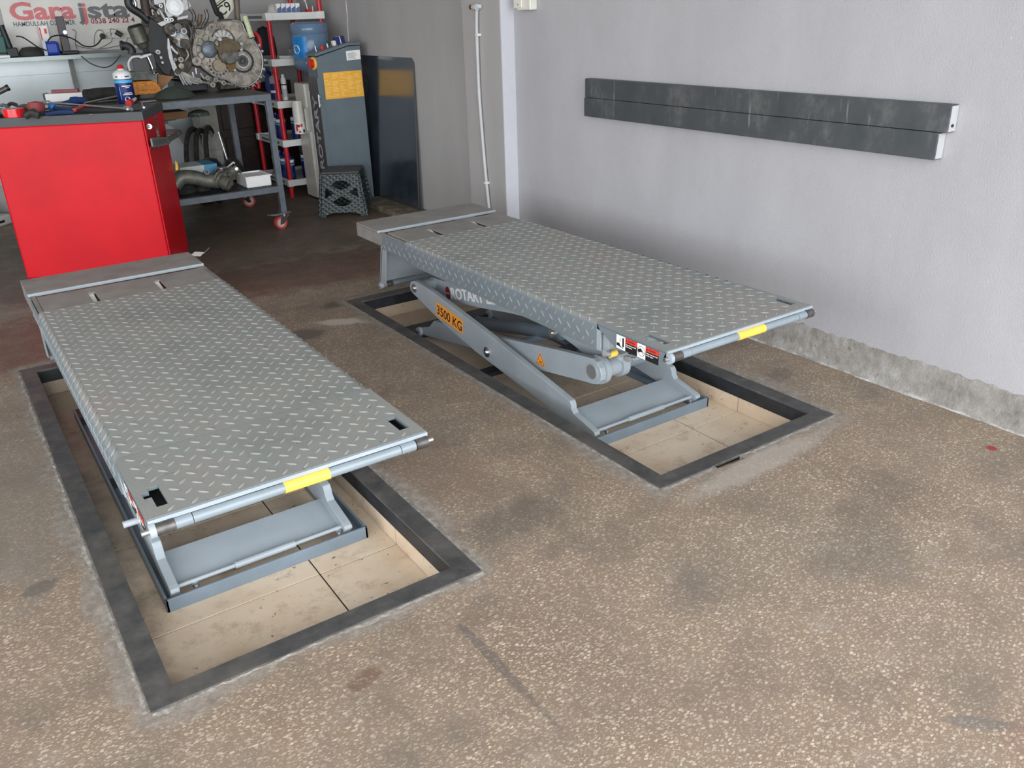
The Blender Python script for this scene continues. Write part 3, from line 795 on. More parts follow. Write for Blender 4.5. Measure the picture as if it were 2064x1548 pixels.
        bg_ = obj('brand_badge', MB().prism([q0+xd2*(-.028+.024*math.cos(t))+yd2*(.030+.036*math.sin(t)) for t in [k*PI/10 for k in range(20)]], (-.001, 0, 0)), M('dark_red_print', s(120, 24, 36), .5), uL)
        text('badge_text', 'Rotary', q0+xd2*-.048+yd2*.024+Vector((-.0011, 0, 0)), xd2, yd2, .012, white_p, bg_, width=.040, thick=-.0005)
        text('brand_lettering', 'ROTARY LIFT', q0+xd2*.004+yd2*.002, xd2, yd2, .060, white_p, uL, width=.52, bold=.03, thick=-.001)
        # yellow pinch point triangle on the inner arm
        c = Vector((ox+.1335, oy+.966, .108))
        tri = lambda r: [c+Vector((0, -r*math.sin(t), r*math.cos(t)-.008)) for t in (0, 2*PI/3, 4*PI/3)]
        ws = obj('warning_triangle', MB().prism(tri(.043), (-.0006, 0, 0)), orange_p, [ch for ch in R.children if ch.name.startswith('inner_arm')][0])
        def off(vs_, e): return [v+Vector((e, 0, 0)) for v in vs_]
        obj('triangle_border', MB().prism(off(tri(.037), -.0007), (-.0003, 0, 0)), black_p, ws)
        obj('triangle_field', MB().prism(off(tri(.031), -.0011), (-.0003, 0, 0)), orange_p, ws)
        K = lambda a, b: c+Vector((-.0015, -a, b-.012))
        obj('triangle_symbol', MB().prism([K(-.012, .010), K(-.010, .012), K(.012, -.004), K(.010, -.007)], (-.0003, 0, 0)).prism([K(-.012, -.006), K(.014, .001), K(.014, .004), K(-.013, -.003)], (-.0003, 0, 0)), black_p, ws)
    # warning strip on the flap cheek
    xc = ox+.0015
    def W(y, z): return Vector((xc, oy+y, z))
    top0, top1, bot0 = W(.287, .466), W(.055, .468), W(.287, .410)
    a0, a1 = .286, .058
    def strip(name, ya, yb, zt0, zt1, mat, par, ofs=0.):
        # quad between ya..yb following the slanted lower edge
        return obj(name, MB().prism([W(ya, zt1), W(yb, zt1), W(yb, zt0), W(ya, zt0)], (-.0008-ofs, 0, 0)), mat, par)
    wl = strip('warning_label', a0, a1, .412, .466, black_p, R); wl['label'] = 'black, red and white warning label strip'
    for ya, yb, sym in ((a0, .236, 0), (.170, .126, 1)):
        strip('pictogram_panel', ya, yb, .412, .466, white_p, wl, .0004)
    for ya, yb in ((.236, .171), (.125, a1)):
        strip('red_header', ya, yb, .447, .465, red_p, wl, .0004)
        yw = ya-.006
        text('header_text', 'WARNING', W(yw-.008, .4515)+Vector((-.0013, 0, 0)), (0, -1, 0), (0, 0, 1), .009, black_p, wl, width=.040, bold=.02, thick=-.0003)
        obj('header_triangle', MB().prism([W(yw+.003, .4515)+Vector((-.0013, 0, 0)), W(yw-.006, .4515)+Vector((-.0013, 0, 0)), W(yw-.0015, .461)+Vector((-.0013, 0, 0))], (-.0003, 0, 0)), black_p, wl)
    for k, (ya, tx) in enumerate(((.233, ('Keep feet clear of lift', 'while lowering.')), (.122, ('Always ensure safety locks', 'are fully engaged.')))):
        for r_, t_ in enumerate(tx):
            text('warning_text', t_, W(ya, .438-.008*r_)+Vector((-.001, 0, 0)), (0, -1, 0), (0, 0, 1), .0050, white_p, wl, width=(.056 if k == 0 else .060)*(1, .62)[r_], bold=.02, thick=-.0004)
    # pictogram: foot under a plate; hand in a crossed circle
    V = lambda y, z: W(y, z)+Vector((-.0014, 0, 0))
    obj('pictogram', MB().prism([V(.252, .460), V(.243, .460), V(.243, .425), V(.252, .425)], (-.0003, 0, 0)).prism([V(.284, .434), V(.268, .436), V(.262, .424), V(.246, .421), V(.246, .418), V(.284, .424)], (-.0003, 0, 0)).prism([V(.266, .456), V(.264, .456), V(.264, .440), V(.266, .440)], (-.0003, 0, 0)), black_p, wl)
    c0 = V(.148, .439)
    pm = MB().ring(c0, (-1, 0, 0), .0195, .0180, .0003, 24)
    pm.prism([V(.166, .443), V(.152, .450), V(.140, .441), V(.150, .436), V(.158, .432), V(.164, .433)], (-.0003, 0, 0)).prism([V(.150, .441), V(.149, .442), V(.133, .426), V(.134, .425)], (-.0003, 0, 0)).prism([V(.146, .438), V(.145, .440), V(.131, .436), V(.132, .434)], (-.0003, 0, 0))
    obj('pictogram', pm, black_p, wl)
    return R
scissor_lift(.212, 1.950, 'nearer grey scissor car lift with raised diamond plate deck, in the left floor pit', False)
scissor_lift(1.966, 1.969, 'grey scissor car lift marked 3500 KG, in the right floor pit beside the wall', True)
#PART2
# ------------------------------------------------------------------ right wall: boards, socket, pipe
def at_plane(px, py, P, nrm):
    d = FWD + (px-1032)/F_PX*RIGHT - (py-774)/F_PX*UP; P = Vector(P); nrm = Vector(nrm)
    return CP + d*((P-CP).dot(nrm)/d.dot(nrm))
white_end = M('pale_board_end', s(184, 185, 188), .7, var=.06)
for k, (z0, z1, y0, y1, lab) in enumerate(((1.104, 1.207, 1.838, 4.05, 'upper black scuffed board screwed to the grey wall'), (.998, 1.102, 1.872, 4.055, 'lower black scuffed board screwed to the grey wall'))):
    R = thing('wall_board', lab, 'board', (3.28, 2.9, z0), 'black boards on the right wall')
    obj('board_face', MB().box(3.252-.002*k, 3.299, y0, y1, z0, z1), board_m, R, bevel=.002)
    obj('board_end', MB().box(3.256, 3.298, y0-.003, y0-.0003, z0+.004, z1-.004), white_end, R)
    if k == 0: obj('screw_head', MB().cyl((3.27, y0-.0035, 1.13), (3.27, y0-.008, 1.13), .006, n=10), black, R)
R = thing('wall_socket', 'white plastic socket box with open flap on the right wall', 'socket', (3.28, 4.45, 1.58))
a, b_ = at(1040, 10, x=3.3), at(1083, 18, x=3.3)
obj('socket_body', MB().box(3.245, 3.2995, b_.y, b_.y+(a.y-b_.y)*.62, b_.z-.004, b_.z+.12), offwhite, R, bevel=.006)
obj('socket_plate', MB().box(3.282, 3.2995, b_.y+(a.y-b_.y)*.62, a.y, b_.z+.006, b_.z+.12), offwhite, R, bevel=.002)
fl = obj('flap', MB().box(3.235, 3.243, b_.y+(a.y-b_.y)*.34, b_.y+(a.y-b_.y)*.64, b_.z+.01, b_.z+.12), offwhite, R, bevel=.002)
obj('flap_hole', MB().cyl((3.2345, b_.y+(a.y-b_.y)*.5, b_.z+.028), (3.236, b_.y+(a.y-b_.y)*.5, b_.z+.028), .005), grey_p, fl)
R = thing('water_pipe', 'thin white wall pipe with a brass end, fixed on the grey pilaster', 'pipe', (3.19, 5.25, 0))
P = [at(px, py, x=3.183) for px, py in ((961, 18), (961, 60), (963, 120), (966, 190), (972, 270), (978, 340), (985, 410), (990, 450))]
P.append(Vector((3.183, P[-1].y, .02)))
pp = obj('pipe_run', MB().tube(P, .0115), M('pipe_white_paint', s(184, 184, 187), .5, var=.04, wear=.2), R, smooth=True)
e = at(961, 14, x=3.175)
obj('elbow', MB().cyl(e+Vector((0, .022, 0)), e+Vector((0, -.006, 0)), .021).cyl(e+Vector((0, .045, 0)), e+Vector((0, .022, 0)), .017).cyl(e+Vector((0, -.004, .006)), e+Vector((.024, -.02, 0)), .015), M('pipe_white_paint', s(184, 184, 187)), R, smooth=True)
obj('brass_end', MB().cyl(e+Vector((0, .046, 0)), e+Vector((0, .072, .001)), .0125).ring(e+Vector((0, .072, .001)), (0, 1, 0), .014, .008, .006), brass, R, smooth=True)
for px, py in ((965, 70), (982, 368)):
    q = at(px, py, x=3.19); obj('pipe_clip', MB().box(3.168, 3.1995, q.y-.016, q.y+.012, q.z-.008, q.z+.008), offwhite, R, bevel=.002)
P = [at(697, 0, x=3.395), at(700, 45, x=3.395), at(703, 85, x=3.395)]; P = [Vector((3.395, P[0].y-.03, 3.15))]+P+[Vector((3.395, P[-1].y+.02, .9))]
tag(obj('wall_cable', MB().tube(P, .0045, n=8), cable_w, smooth=True), 'thin white cable hanging down the grey side wall above the control console', 'cable')
# dark glossy sheet leaning on the wall, on its plank
pts = [(6.40, .047), (7.62, .047), (7.62, 1.25), (6.44, 1.25), (6.40, 1.215)]
X_ = lambda z: 3.335+(z-.047)/1.2*.052
tag(obj('dark_sheet', MB().prism([(X_(z), y, z) for y, z in pts], (.010, 0, 0)), mirror_m), 'tall dark glossy sheet leaning on the side wall beside the console', 'panel')
tag(obj('floor_plank', MB().box(3.14, 3.372, 5.5, 7.17, .0, .046), plank_m, bevel=.003), 'dirty wooden plank on the floor beneath the dark leaning sheet', 'plank')

# ------------------------------------------------------------------ control console
R = thing('control_console', 'tall grey lift control console with an orange instruction sheet', 'control console', (3.1, 7.31, 0))
xL, xRr, yA, yB_ = 2.90, 3.306, 7.20, 7.42
body = obj('console_body', MB().prism([(xL, yA, .012), (xRr, yA, .012), (xRr, yA, 1.335), (3.20, yA, 1.335), (xL, yA, 1.262)], (0, yB_-yA, 0)), console_m, R, bevel=.004)
obj('console_lid', MB().prism([(xL-.006, yA-.004, 1.268), (3.20, yA-.004, 1.341), (xRr+.003, yA-.004, 1.341), (xRr+.003, yA-.004, 1.362), (3.19, yA-.004, 1.362), (xL-.006, yA-.004, 1.292)], (0, yB_-yA+.008, 0)), console_m, R, bevel=.003)
door = obj('console_door', MB().box(xL-.014, xL-.001, yA+.004, yB_-.004, .04, 1.10), console_sd, R, bevel=.003)
obj('door_return', MB().box(xL-.014, xL+.028, yA-.005, yA-.0005, .04, 1.10), console_m, door, bevel=.001)
h0 = at(641, 190, x=xL-.03); h1 = at(645, 217, x=xL-.03)
obj('handle', MB().box(xL-.036, xL-.022, h0.y-.012, h0.y+.008, h1.z, h0.z).box(xL-.024, xL-.012, h0.y-.008, h0.y+.004, h1.z+.01, h1.z+.03).box(xL-.024, xL-.012, h0.y-.008, h0.y+.004, h0.z-.03, h0.z-.01), chrome, door, bevel=.003)
text('door_lettering', 'ROTARY', Vector((xL-.0145, yA+.075, .33)), (0, 0, 1), (0, 1, 0), .085, M('lettering_light_grey', s(196, 198, 202), .5), door, width=.62, bold=.02)
q = at(631, 128, x=xL-.012)
sw = obj('main_switch', MB().cyl((xL-.001, q.y, q.z), (xL-.014, q.y, q.z), .052), yellow_tp, R, smooth=True)
obj('switch_knob', MB().cyl((xL-.014, q.y, q.z), (xL-.040, q.y, q.z), .034).box(xL-.052, xL-.038, q.y-.010, q.y+.010, q.z-.036, q.z+.036), M('switch_red', s(200, 36, 30), .4), sw, smooth=True)
for px, py, r, h, mt, nm in ((650, 92, .019, .035, 'switch_red', 'stop_button'), (637, 97, .008, .05, 'bright_steel', 'toggle_lever'), (661, 92, .006, .045, 'white_plastic', 'toggle_lever')):
    q = at(px, py, y=yA+.10); q.z = 1.29+(q.x-xL)*.17
    o = obj(nm, MB().cyl(q, q+Vector((-.004, 0, h*.5)), r*.7).cyl(q+Vector((-.004, 0, h*.5)), q+Vector((-.008, 0, h)), r), _mc[mt], R, smooth=True)
c4 = [at(px, py, y=yA-.002) for px, py in ((651, 147), (728, 141), (734, 193.5), (657, 201))]
st = obj('instruction_sheet', MB().prism(c4, (0, -.0012, 0)), M('amber_print', s(240, 176, 60), .45, var=.03), R); st['label'] = 'orange instruction sheet'
gl = MB()
def lerp(a, b, t): return a+(b-a)*t
random.seed(3)
for k in range(5):
    a0, a1 = lerp(c4[0], c4[1], (k+.06)/5), lerp(c4[3], c4[2], (k+.06)/5)
    b0, b1 = lerp(c4[0], c4[1], (k+.94)/5), lerp(c4[3], c4[2], (k+.94)/5)
    for j in range(16):
        if random.random() < .18: continue
        t = (j+1)/18; e_ = random.uniform(.4, 1)
        p, q = lerp(a0, a1, t), lerp(b0, b1, t); q = lerp(p, q, e_)
        gl.prism([p+Vector((0, -.0013, 0)), q+Vector((0, -.0013, 0)), q+Vector((0, -.0013, -.005)), p+Vector((0, -.0013, -.005))], (0, -.0003, 0))
obj('printed_lines', gl, M('amber_print_light', s(248, 206, 120), .5, var=.02), st)
c5 = [at(px, py, y=yA-.002) for px, py in ((697, 103), (725, 100), (727, 119), (699, 122))]
lb = obj('rating_label', MB().prism(c5, (0, -.001, 0)), white_p, R); lb['label'] = 'white rating label'
gl = MB()
for j in range(6):
    p, q = lerp(lerp(c5[0], c5[3], .25+j*.12), lerp(c5[1], c5[2], .25+j*.12), .1), lerp(lerp(c5[0], c5[3], .25+j*.12), lerp(c5[1], c5[2], .25+j*.12), .55+.3*random.random())
    gl.prism([p+Vector((0, -.0011, 0)), q+Vector((0, -.0011, 0)), q+Vector((0, -.0011, -.003)), p+Vector((0, -.0011, -.003))], (0, -.0003, 0))
obj('printed_lines', gl, grey_p, lb)
# carton lying on the console
q = at(677, 92, y=7.30)
R = thing('small_carton', 'small navy and white carton lying on top of the console', 'carton', (q.x+.03, 7.30, 1.36))
Mx = Matrix.Translation((q.x+.02, 7.30, 1.300+(q.x+.02-xL)*.17)) @ Matrix.Rotation(-.17, 4, 'Y')
obj('carton_body', MB().box(-.02, .060, -.03, .03, .002, .066, Mx), navy, R, bevel=.003)
obj('white_band', MB().box(.016, .023, -.0315, .0315, .001, .0675, Mx), white_p, R)
obj('white_lid', MB().box(-.048, -.0205, -.025, .025, .004, .046, Mx), white_pl, R, bevel=.006)

# ------------------------------------------------------------------ water dispenser and bottle
R = thing('water_dispenser', 'white water dispenser standing between the red rack and the console', 'water dispenser', (3.1, 7.78, 0))
obj('dispenser_body', MB().box(2.925, 3.24, 7.62, 7.885, .012, .62), offwhite, R, bevel=.012)
obj('dispenser_back', MB().box(2.93, 3.235, 7.70, 7.885, .618, .82), offwhite, R, bevel=.006)
obj('dispenser_head', MB().box(2.925, 3.24, 7.64, 7.885, .815, 1.03), offwhite, R, bevel=.015)
obj('front_panel', MB().box(2.945, 3.225, 7.592, 7.622, .02, .60).box(2.945, 2.985, 7.592, 7.66, .60, .98), white_pl, R, bevel=.010)
obj('base_grille', MB().box(2.935, 3.225, 7.63, 7.88, .0, .014), black, R)
for X in (3.05, 3.15): obj('tap', MB().cyl((X, 7.70, .79), (X, 7.64, .79), .014).cyl((X, 7.65, .79), (X, 7.65, .75), .009), white_pl, R, smooth=True)
cu = obj('cup_tube', MB().lathe([(.0, .60), (.048, .60), (.048, .86), (.044, .885), (.0, .885)], (2.873, 7.72, 0)), offwhite, R, smooth=True)
obj('tube_label', MB().lathe([(.0, .60), (.0495, .602), (.0495, .70), (.0, .702)], (2.873, 7.72, 0)), white_p, cu, smooth=True)
for k, (a0, zz, hh, mm_) in enumerate(((3.6, .625, .06, 'red_print'), (4.5, .66, .03, 'red_print'), (4.1, .61, .02, 'red_print'), (4.9, .61, .03, 'black_print'), (4.0, .66, .022, 'black_print'))):
    mb = MB(); vs = []
    for i in range(5):
        an = a0+.4*i/4
        for z in (zz, zz+hh): vs.append((2.873+.0503*math.cos(an), 7.72+.0503*math.sin(an), z))
    mb.add(vs, [(2*i, 2*i+2, 2*i+3, 2*i+1) for i in range(4)]); obj('label_mark', mb, _mc[mm_], cu)
R = thing('water_bottle', 'large blue water bottle upside down on the white dispenser', 'bottle', (3.055, 7.685, 1.03))
bz = 1.032
obj('bottle_body', MB().lathe([(.028, 0), (.030, .05), (.075, .085), (.150, .125), (.165, .150), (.165, .185), (.160, .195), (.165, .205), (.165, .395), (.160, .405), (.166, .415), (.167, .455), (.158, .485), (.13, .500), (.10, .492)], (3.055, 7.685, bz), n=40), bottle_m, R, smooth=True)
mb = MB(); vs = []
for i in range(11):
    an = PI*1.02+.95*i/10
    for z in (bz+.215, bz+.385): vs.append((3.055+.1665*math.cos(an), 7.685+.1665*math.sin(an), z))
mb.add(vs, [(2*i, 2*i+2, 2*i+3, 2*i+1) for i in range(10)])
lb = obj('bottle_label', mb, M('cyan_label', s(20, 130, 205), .35, var=.15, vs=30), R, smooth=True)
mb = MB(); vs = [(0, 0, 0)]
ac = PI*1.02+.30
mb2 = []
for i in range(16):
    t = 2*PI*i/16; mb2.append((3.055+.1672*math.cos(ac+.22*math.cos(t)), 7.685+.1672*math.sin(ac+.22*math.cos(t)), bz+.285+.036*math.sin(t)))
mb.add(mb2, [tuple(range(16))]); obj('label_emblem', mb, white_p, lb)

# ------------------------------------------------------------------ red and white shelf rack
XA, XB, YA_, YC = 2.784, 3.274, 7.915, 8.62
R = thing('shelf_rack', 'plastic shelf rack with red posts and white tiers in the corner', 'shelf', ((XA+XB)/2, 8.27, 0))
tz = [.105, .47, .815, 1.175, 1.555]
for z in tz:
    t = obj('tier', MB().grid(XA-.02, XB+.02, YA_-.02, YC+.02, z, z+.058, [(XA+.004, XB-.004, YA_+.004, YC-.004)]), white_pl, R, bevel=.004)
    obj('tier_board', MB().box(XA-.005, XB+.005, YA_-.005, YC+.005, z+.018, z+.030), white_pl, t)
    for x in (XA, XB):
        for y in (YA_, YC): obj('corner_socket', MB().box(x-.032, x+.032, y-.032, y+.032, z-.003, z+.062), white_pl, t, bevel=.008)
    obj('tier_slot', MB().box(XA-.0215, XA-.0195, YA_+.10, YC-.12, z+.016, z+.040), grey_p, t)
zz = [0]+tz+[2.05]
for x, y, top in ((XA, YA_, 5), (XB, YA_, 6), (XA, YC, 5), (XB, YC, 6)):
    for k in range(top):
        z0 = zz[k]+(.06 if k else 0)
        obj('post', MB().cyl((x, y, z0), (x, y, zz[k+1]), .0215), red_post, R, smooth=True)
# five cartons on the top tier
for k in range(5):
    a = at(561+k*9.6, 28, y=7.99)
    bx = thing('medicine_box', ['first', 'second', 'third', 'fourth', 'fifth'][k]+' from the left of five small white and blue boxes on the top tier', 'box', (a.x, 7.99, 1.586), 'white and blue boxes on the top tier')
    obj('box_body', MB().box(a.x-.019, a.x+.019, 7.96, 8.02, 1.586, 1.688), white_p, bx, bevel=.001)
    obj('blue_field', MB().prism([(a.x-.018, 7.9592, 1.592), (a.x+.018, 7.9592, 1.592), (a.x+.018, 7.9592, 1.664), (a.x-.018, 7.9592, 1.645)], (0, -.0005, 0)), M('muted_blue_print', s(92, 116, 170), .5), bx)
q = at(625, 26, y=7.98)
R = thing('red_box', 'small red box with white strips on the top tier', 'box', (q.x, 7.98, 1.586))
obj('box_body', MB().box(q.x-.035, q.x+.02, 7.95, 8.02, 1.586, 1.635), M('box_red', s(196, 30, 34), .5), R, bevel=.003)
obj('white_strip', MB().box(q.x+.012, q.x+.018, 7.944, 7.95, 1.59, 1.66).tube([(q.x-.02, 7.98, 1.635), (q.x-.03, 7.98, 1.69), (q.x-.05, 7.97, 1.71)], .005).tube([(q.x-.02, 7.98, 1.635), (q.x-.032, 7.98, 1.70), (q.x-.036, 7.98, 1.74)], .005), white_pl, R)
q = at(549, 24, y=8.0)
tag(obj('crumpled_bag', MB().lathe([(.0, 0), (.045, .0), (.052, .03), (.035, .06), (.04, .075), (.012, .10), (0, .10)], (q.x, 8.0, 1.586), n=9), M('pale_bag', s(196, 192, 184), .7, bmp=.6, bs=80)), 'small crumpled pale bag at the left end of the top tier', 'bag')
# clutter on the second tier from the top
def small_box(name, px, py, y, w_, h_, d_, z, mat, lab, cat, rot=0, grp=None):
    q = at(px, py, y=y); Mx = Matrix.Translation((q.x, y, z)) @ Matrix.Rotation(rot, 4, 'Z')
    return tag(obj(name, MB().box(-w_/2, w_/2, -d_/2, d_/2, 0, h_, Mx), mat, bevel=.003), lab, cat, grp)
small_box('paper_box', 579, 112, 8.00, .085, .05, .12, 1.206, white_pl, 'white paper box lying on the middle tier beside the bottle', 'box', .4)
small_box('tool_case', 586, 104, 8.12, .06, .10, .05, 1.206, M('grey_case', s(150, 152, 150), .5), 'small upright grey case on the middle tier', 'case', .1)
small_box('open_carton', 570, 112, 8.30, .06, .04, .09, 1.206, M('tan_card', s(168, 150, 128), .8), 'small tan carton on the middle tier near the post', 'box', -.3)
small_box('grey_block', 545, 118, 8.25, .09, .05, .08, 1.206, M('dull_metal', s(140, 138, 132), .6), 'dull grey metal block at the left of the middle tier', 'part', .5)
# bottles and cans
def bottle(x, y, z, r, h, lab, mat_b, mat_c, grp=None, bands=(), neck=.35, cat='bottle', name='bottle', mat_l=None):
    R = thing(name, lab, cat, (x, y, z), grp)
    obj('bottle_body', MB().lathe([(0, 0), (r*.95, 0), (r, .008), (r, h*.78), (r*.8, h*.86), (r*neck, h*.9), (r*neck, h*.93), (0, h*.93)], (x, y, z), n=20), mat_b, R, smooth=True)
    obj('cap', MB().lathe([(0, 0), (r*neck*1.15, 0), (r*neck*1.05, h*.09), (0, h*.09)], (x, y, z+h*.91), n=16), mat_c, R, smooth=True)
    for z0, z1, m_ in bands:
        obj('label_band', MB().lathe([(0, z0*h), (r*1.015, z0*h), (r*1.015, z1*h), (0, z1*h)], (x, y, z), n=20), m_, R, smooth=True)
    return R
q = at(548, 196, y=8.1)
bottle(2.850, 8.17, .846, .045, .27, 'clear bottle with navy label and red cap on the tier left of the post', M('clear_grey_plastic', s(168, 170, 172), .2), _mc['switch_red'], bands=((.1, .32, navy), (.32, .4, white_p), (.4, .62, navy)))
q = at(556, 196, y=8.28)
bottle(2.860, 8.34, .846, .04, .30, 'blue bottle standing behind the clear bottle with red cap', blue_m, blue_m)
q = at(578, 200, y=8.02)
bottle(q.x, 8.05, .846, .026, .25, 'white sealant tube standing right behind the red post', white_pl, white_pl, bands=((.05, .09, _mc['switch_red']), (.62, .66, black_p), (.2, .5, M('tube_print', s(186, 188, 190), .5))), neck=.5, cat='tube', name='sealant_tube')
for k, y in enumerate((8.02, 8.14, 8.26, 8.38)):
    bottle(2.838, y, .136, .043, .262, ['navy oil bottle nearest the front of the lowest tier', 'second navy oil bottle from the front of the lowest tier', 'third navy oil bottle from the front of the lowest tier', 'rearmost of the four navy oil bottles on the lowest tier'][k], navy, navy, 'navy oil bottles on the lowest tier', ((.66, .76, white_p), (.56, .62, cyan_m), (.12, .3, blue_m)))
for k, (x, y, h) in enumerate(((3.0, 8.0, .30), (3.12, 8.02, .29))):
    bottle(x, y, .136, .05, h, ['tall navy bottle right of the post on the lowest tier', 'navy bottle at the right end of the lowest tier'][k], navy, navy, None, ((.68, .78, white_p), (.58, .64, cyan_m)))
for k, (x, y, h) in enumerate(((2.86, 8.18, .24), (2.955, 8.03, .27), (2.87, 8.32, .24))):
    bottle(x, y, .501, .046, h, ['navy can left of the post on the second lowest tier', 'large navy can right of the post on the second lowest tier', 'navy can at the back left of the second lowest tier'][k], navy, navy, None, ((.68, .80, white_p), (.58, .64, cyan_m)), neck=.5, cat='can', name='oil_can')

# ------------------------------------------------------------------ wheeled bench
BX0, BX1, BY0, BY1 = .88, 2.30, 6.715, 7.75
R = thing('work_bench', 'grey steel work bench on red casters carrying the gearbox', 'workbench', ((BX0+BX1)/2, (BY0+BY1)/2, 0))
obj('bench_frame', MB().box(BX0, BX1, BY0, BY0+.045, .995, 1.045).box(BX0, BX1, BY1-.045, BY1, .995, 1.045).box(BX0, BX0+.045, BY0+.045, BY1-.045, .995, 1.045).box(BX1-.045, BX1, BY0+.045, BY1-.045, .995, 1.045), bench_m, R, bevel=.002)
obj('bench_top', MB().box(BX0-.003, BX1+.003, BY0-.003, BY1+.003, 1.0455, 1.051), bench_top, R)
obj('shelf_frame', MB().box(BX0+.045, BX1-.045, BY0, BY0+.045, .298, .345).box(BX0+.045, BX1-.045, BY1-.045, BY1, .298, .345).box(BX0, BX0+.045, BY0+.045, BY1-.045, .298, .345).box(BX1-.045, BX1, BY0+.045, BY1-.045, .298, .345), bench_m, R, bevel=.002)
obj('lower_shelf', MB().box(BX0+.01, BX1-.01, BY0+.01, BY1-.01, .3455, .350), bench_top, R)
for x in (BX0, BX1-.045):
    for y in (BY0, BY1-.045):
        obj('leg', MB().box(x, x+.045, y, y+.045, .135, .995), bench_m, R, bevel=.002)
        cx, cy = x+.022, y+.022
        dx, dy = ((-.035, .0) if y == BY0 else (.05, .06))
        an = .45 if y == BY0 else -.5
        c = obj('caster', MB().box(cx-.05, cx+.05, cy-.045, cy+.045, .128, .135).cyl((cx, cy, .100), (cx, cy, .128), .028), steel, R, bevel=.001)
        wc = Vector((cx+dx, cy+dy, .052)); ax = Vector((math.sin(an)*.3, -1, 0)).normalized()
        fw_ = Vector((-ax.y, ax.x, 0))
        for sg in (-1, 1):
            o_ = wc+ax*.021*sg
            obj('fork', MB().prism([o_-fw_*.014+Vector((0, 0, -.012)), o_+fw_*.014+Vector((0, 0, -.012)), Vector((cx, cy, .105))+ax*.021*sg+fw_*.034, Vector((cx, cy, .118))+ax*.021*sg+fw_*.036, Vector((cx, cy, .118))+ax*.021*sg-fw_*.036], ax*.003*sg), steel, c)
        obj('wheel', MB().ring(wc-ax*.0155, ax, .052, .036, .031, 28), M('red_rubber_tyre', s(196, 64, 58), .5, var=.08), c, smooth=True)
        obj('hub', MB().cyl(wc-ax*.013, wc+ax*.013, .0362).cyl(wc-ax*.024, wc+ax*.024, .013), M('caster_hub', s(186, 182, 178), .5, var=.1), c, smooth=True)
        if y == BY0: obj('brake_lever', MB().prism([wc+Vector((-.10, 0, .075)), wc+Vector((-.04, 0, .062)), wc+Vector((.01, 0, .066)), wc+Vector((.012, 0, .078)), wc+Vector((-.04, 0, .078)), wc+Vector((-.098, 0, .082))], (0, -.035, 0)), steel, c)
obj('middle_rail', MB().box(BX0+.05, 1.72, 7.66, 7.70, .80, .85), bench_m, R, bevel=.002)
obj('middle_shelf', MB().box(BX0+.05, 1.72, 7.35, 7.70, .851, .857), bench_m, R)

# ------------------------------------------------------------------ engine and gearbox on the bench
GY = 7.30
K_ = 1/232.
def pr(poly, y, d): return [at(px, py, y=y) for px, py in poly], (0, d, 0)
def cc(px, py, y): return at(px, py, y=y)
zc = lambda pts: [(380+x*.1357, y*.1357) for x, y in pts]
outline = zc([(90, 430), (250, 440), (300, 360), (380, 330), (480, 320), (640, 310), (700, 315), (790, 345), (850, 480), (960, 600), (1060, 760), (1100, 880), (1095, 1030), (1040, 1170), (930, 1265), (830, 1300), (700, 1270), (560, 1190), (400, 1150), (200, 1000), (60, 960), (30, 830), (60, 700), (85, 560)])
R = thing('car_engine', 'dismounted car engine with a pale cast gearbox at its right, standing on the bench', 'engine', (1.95, GY+.1, 1.051))
def G(name, mb, mat, par=None, **k): return obj(name, mb, mat, par or R, **k)
hs = G('bell_housing', MB().prism(*pr(outline, GY, .16)), alu, bevel=.008)
big = zc([(60, 420), (240, 420), (290, 340), (480, 295), (650, 285), (820, 335), (880, 480), (985, 590), (1085, 750), (1125, 880), (1120, 1040), (1060, 1190), (940, 1290), (830, 1325), (690, 1300), (550, 1215), (400, 1180), (180, 1030), (30, 980)])
G('flange', MB().prism(*pr(big, GY+.10, .03)), alu_dk, bevel=.003)
G('rim', MB().tube([cc(px, py, GY-.003) for px, py in outline[5:20]], .0055, n=8, sub=3), alu_br, smooth=True)
def boss(name, px, py, r, h, mat, y=GY, inner=None, im=None, par=None):
    c = cc(px, py, y); o = G(name, MB().cyl(c+Vector((0, .02, 0)), c+Vector((0, -h, 0)), r*K_*1.08, r*K_), mat, par, bevel=.002, smooth=True)
    if inner: G(name+'_hole', MB().cyl(c+Vector((0, -h+.002, 0)), c+Vector((0, -h-.0015, 0)), inner*K_), im or steel_dk, o, smooth=True)
    return o
# output shaft opening with its seal rings
c = cc(488.5, 124, GY)
G('output_ring', MB().ring(c+Vector((0, .01, 0)), (0, -1, 0), 21*K_, 17.5*K_, .022, 32), black, smooth=True)
G('output_ring', MB().ring(c+Vector((0, .01, 0)), (0, -1, 0), 17.5*K_, 12.6*K_, .016, 32), alu, smooth=True)
G('seal_ring', MB().ring(c+Vector((0, .01, 0)), (0, -1, 0), 12.6*K_, 10.5*K_, .026, 32), alu_br, smooth=True)
G('output_seal', MB().cyl(c+Vector((0, .01, 0)), c+Vector((0, -.008, 0)), 10.4*K_), steel_dk, smooth=True)
G('output_hub', MB().ring(c+Vector((0, -.004, 0)), (0, -1, 0), 6*K_, 3*K_, .012, 24), black, smooth=True)
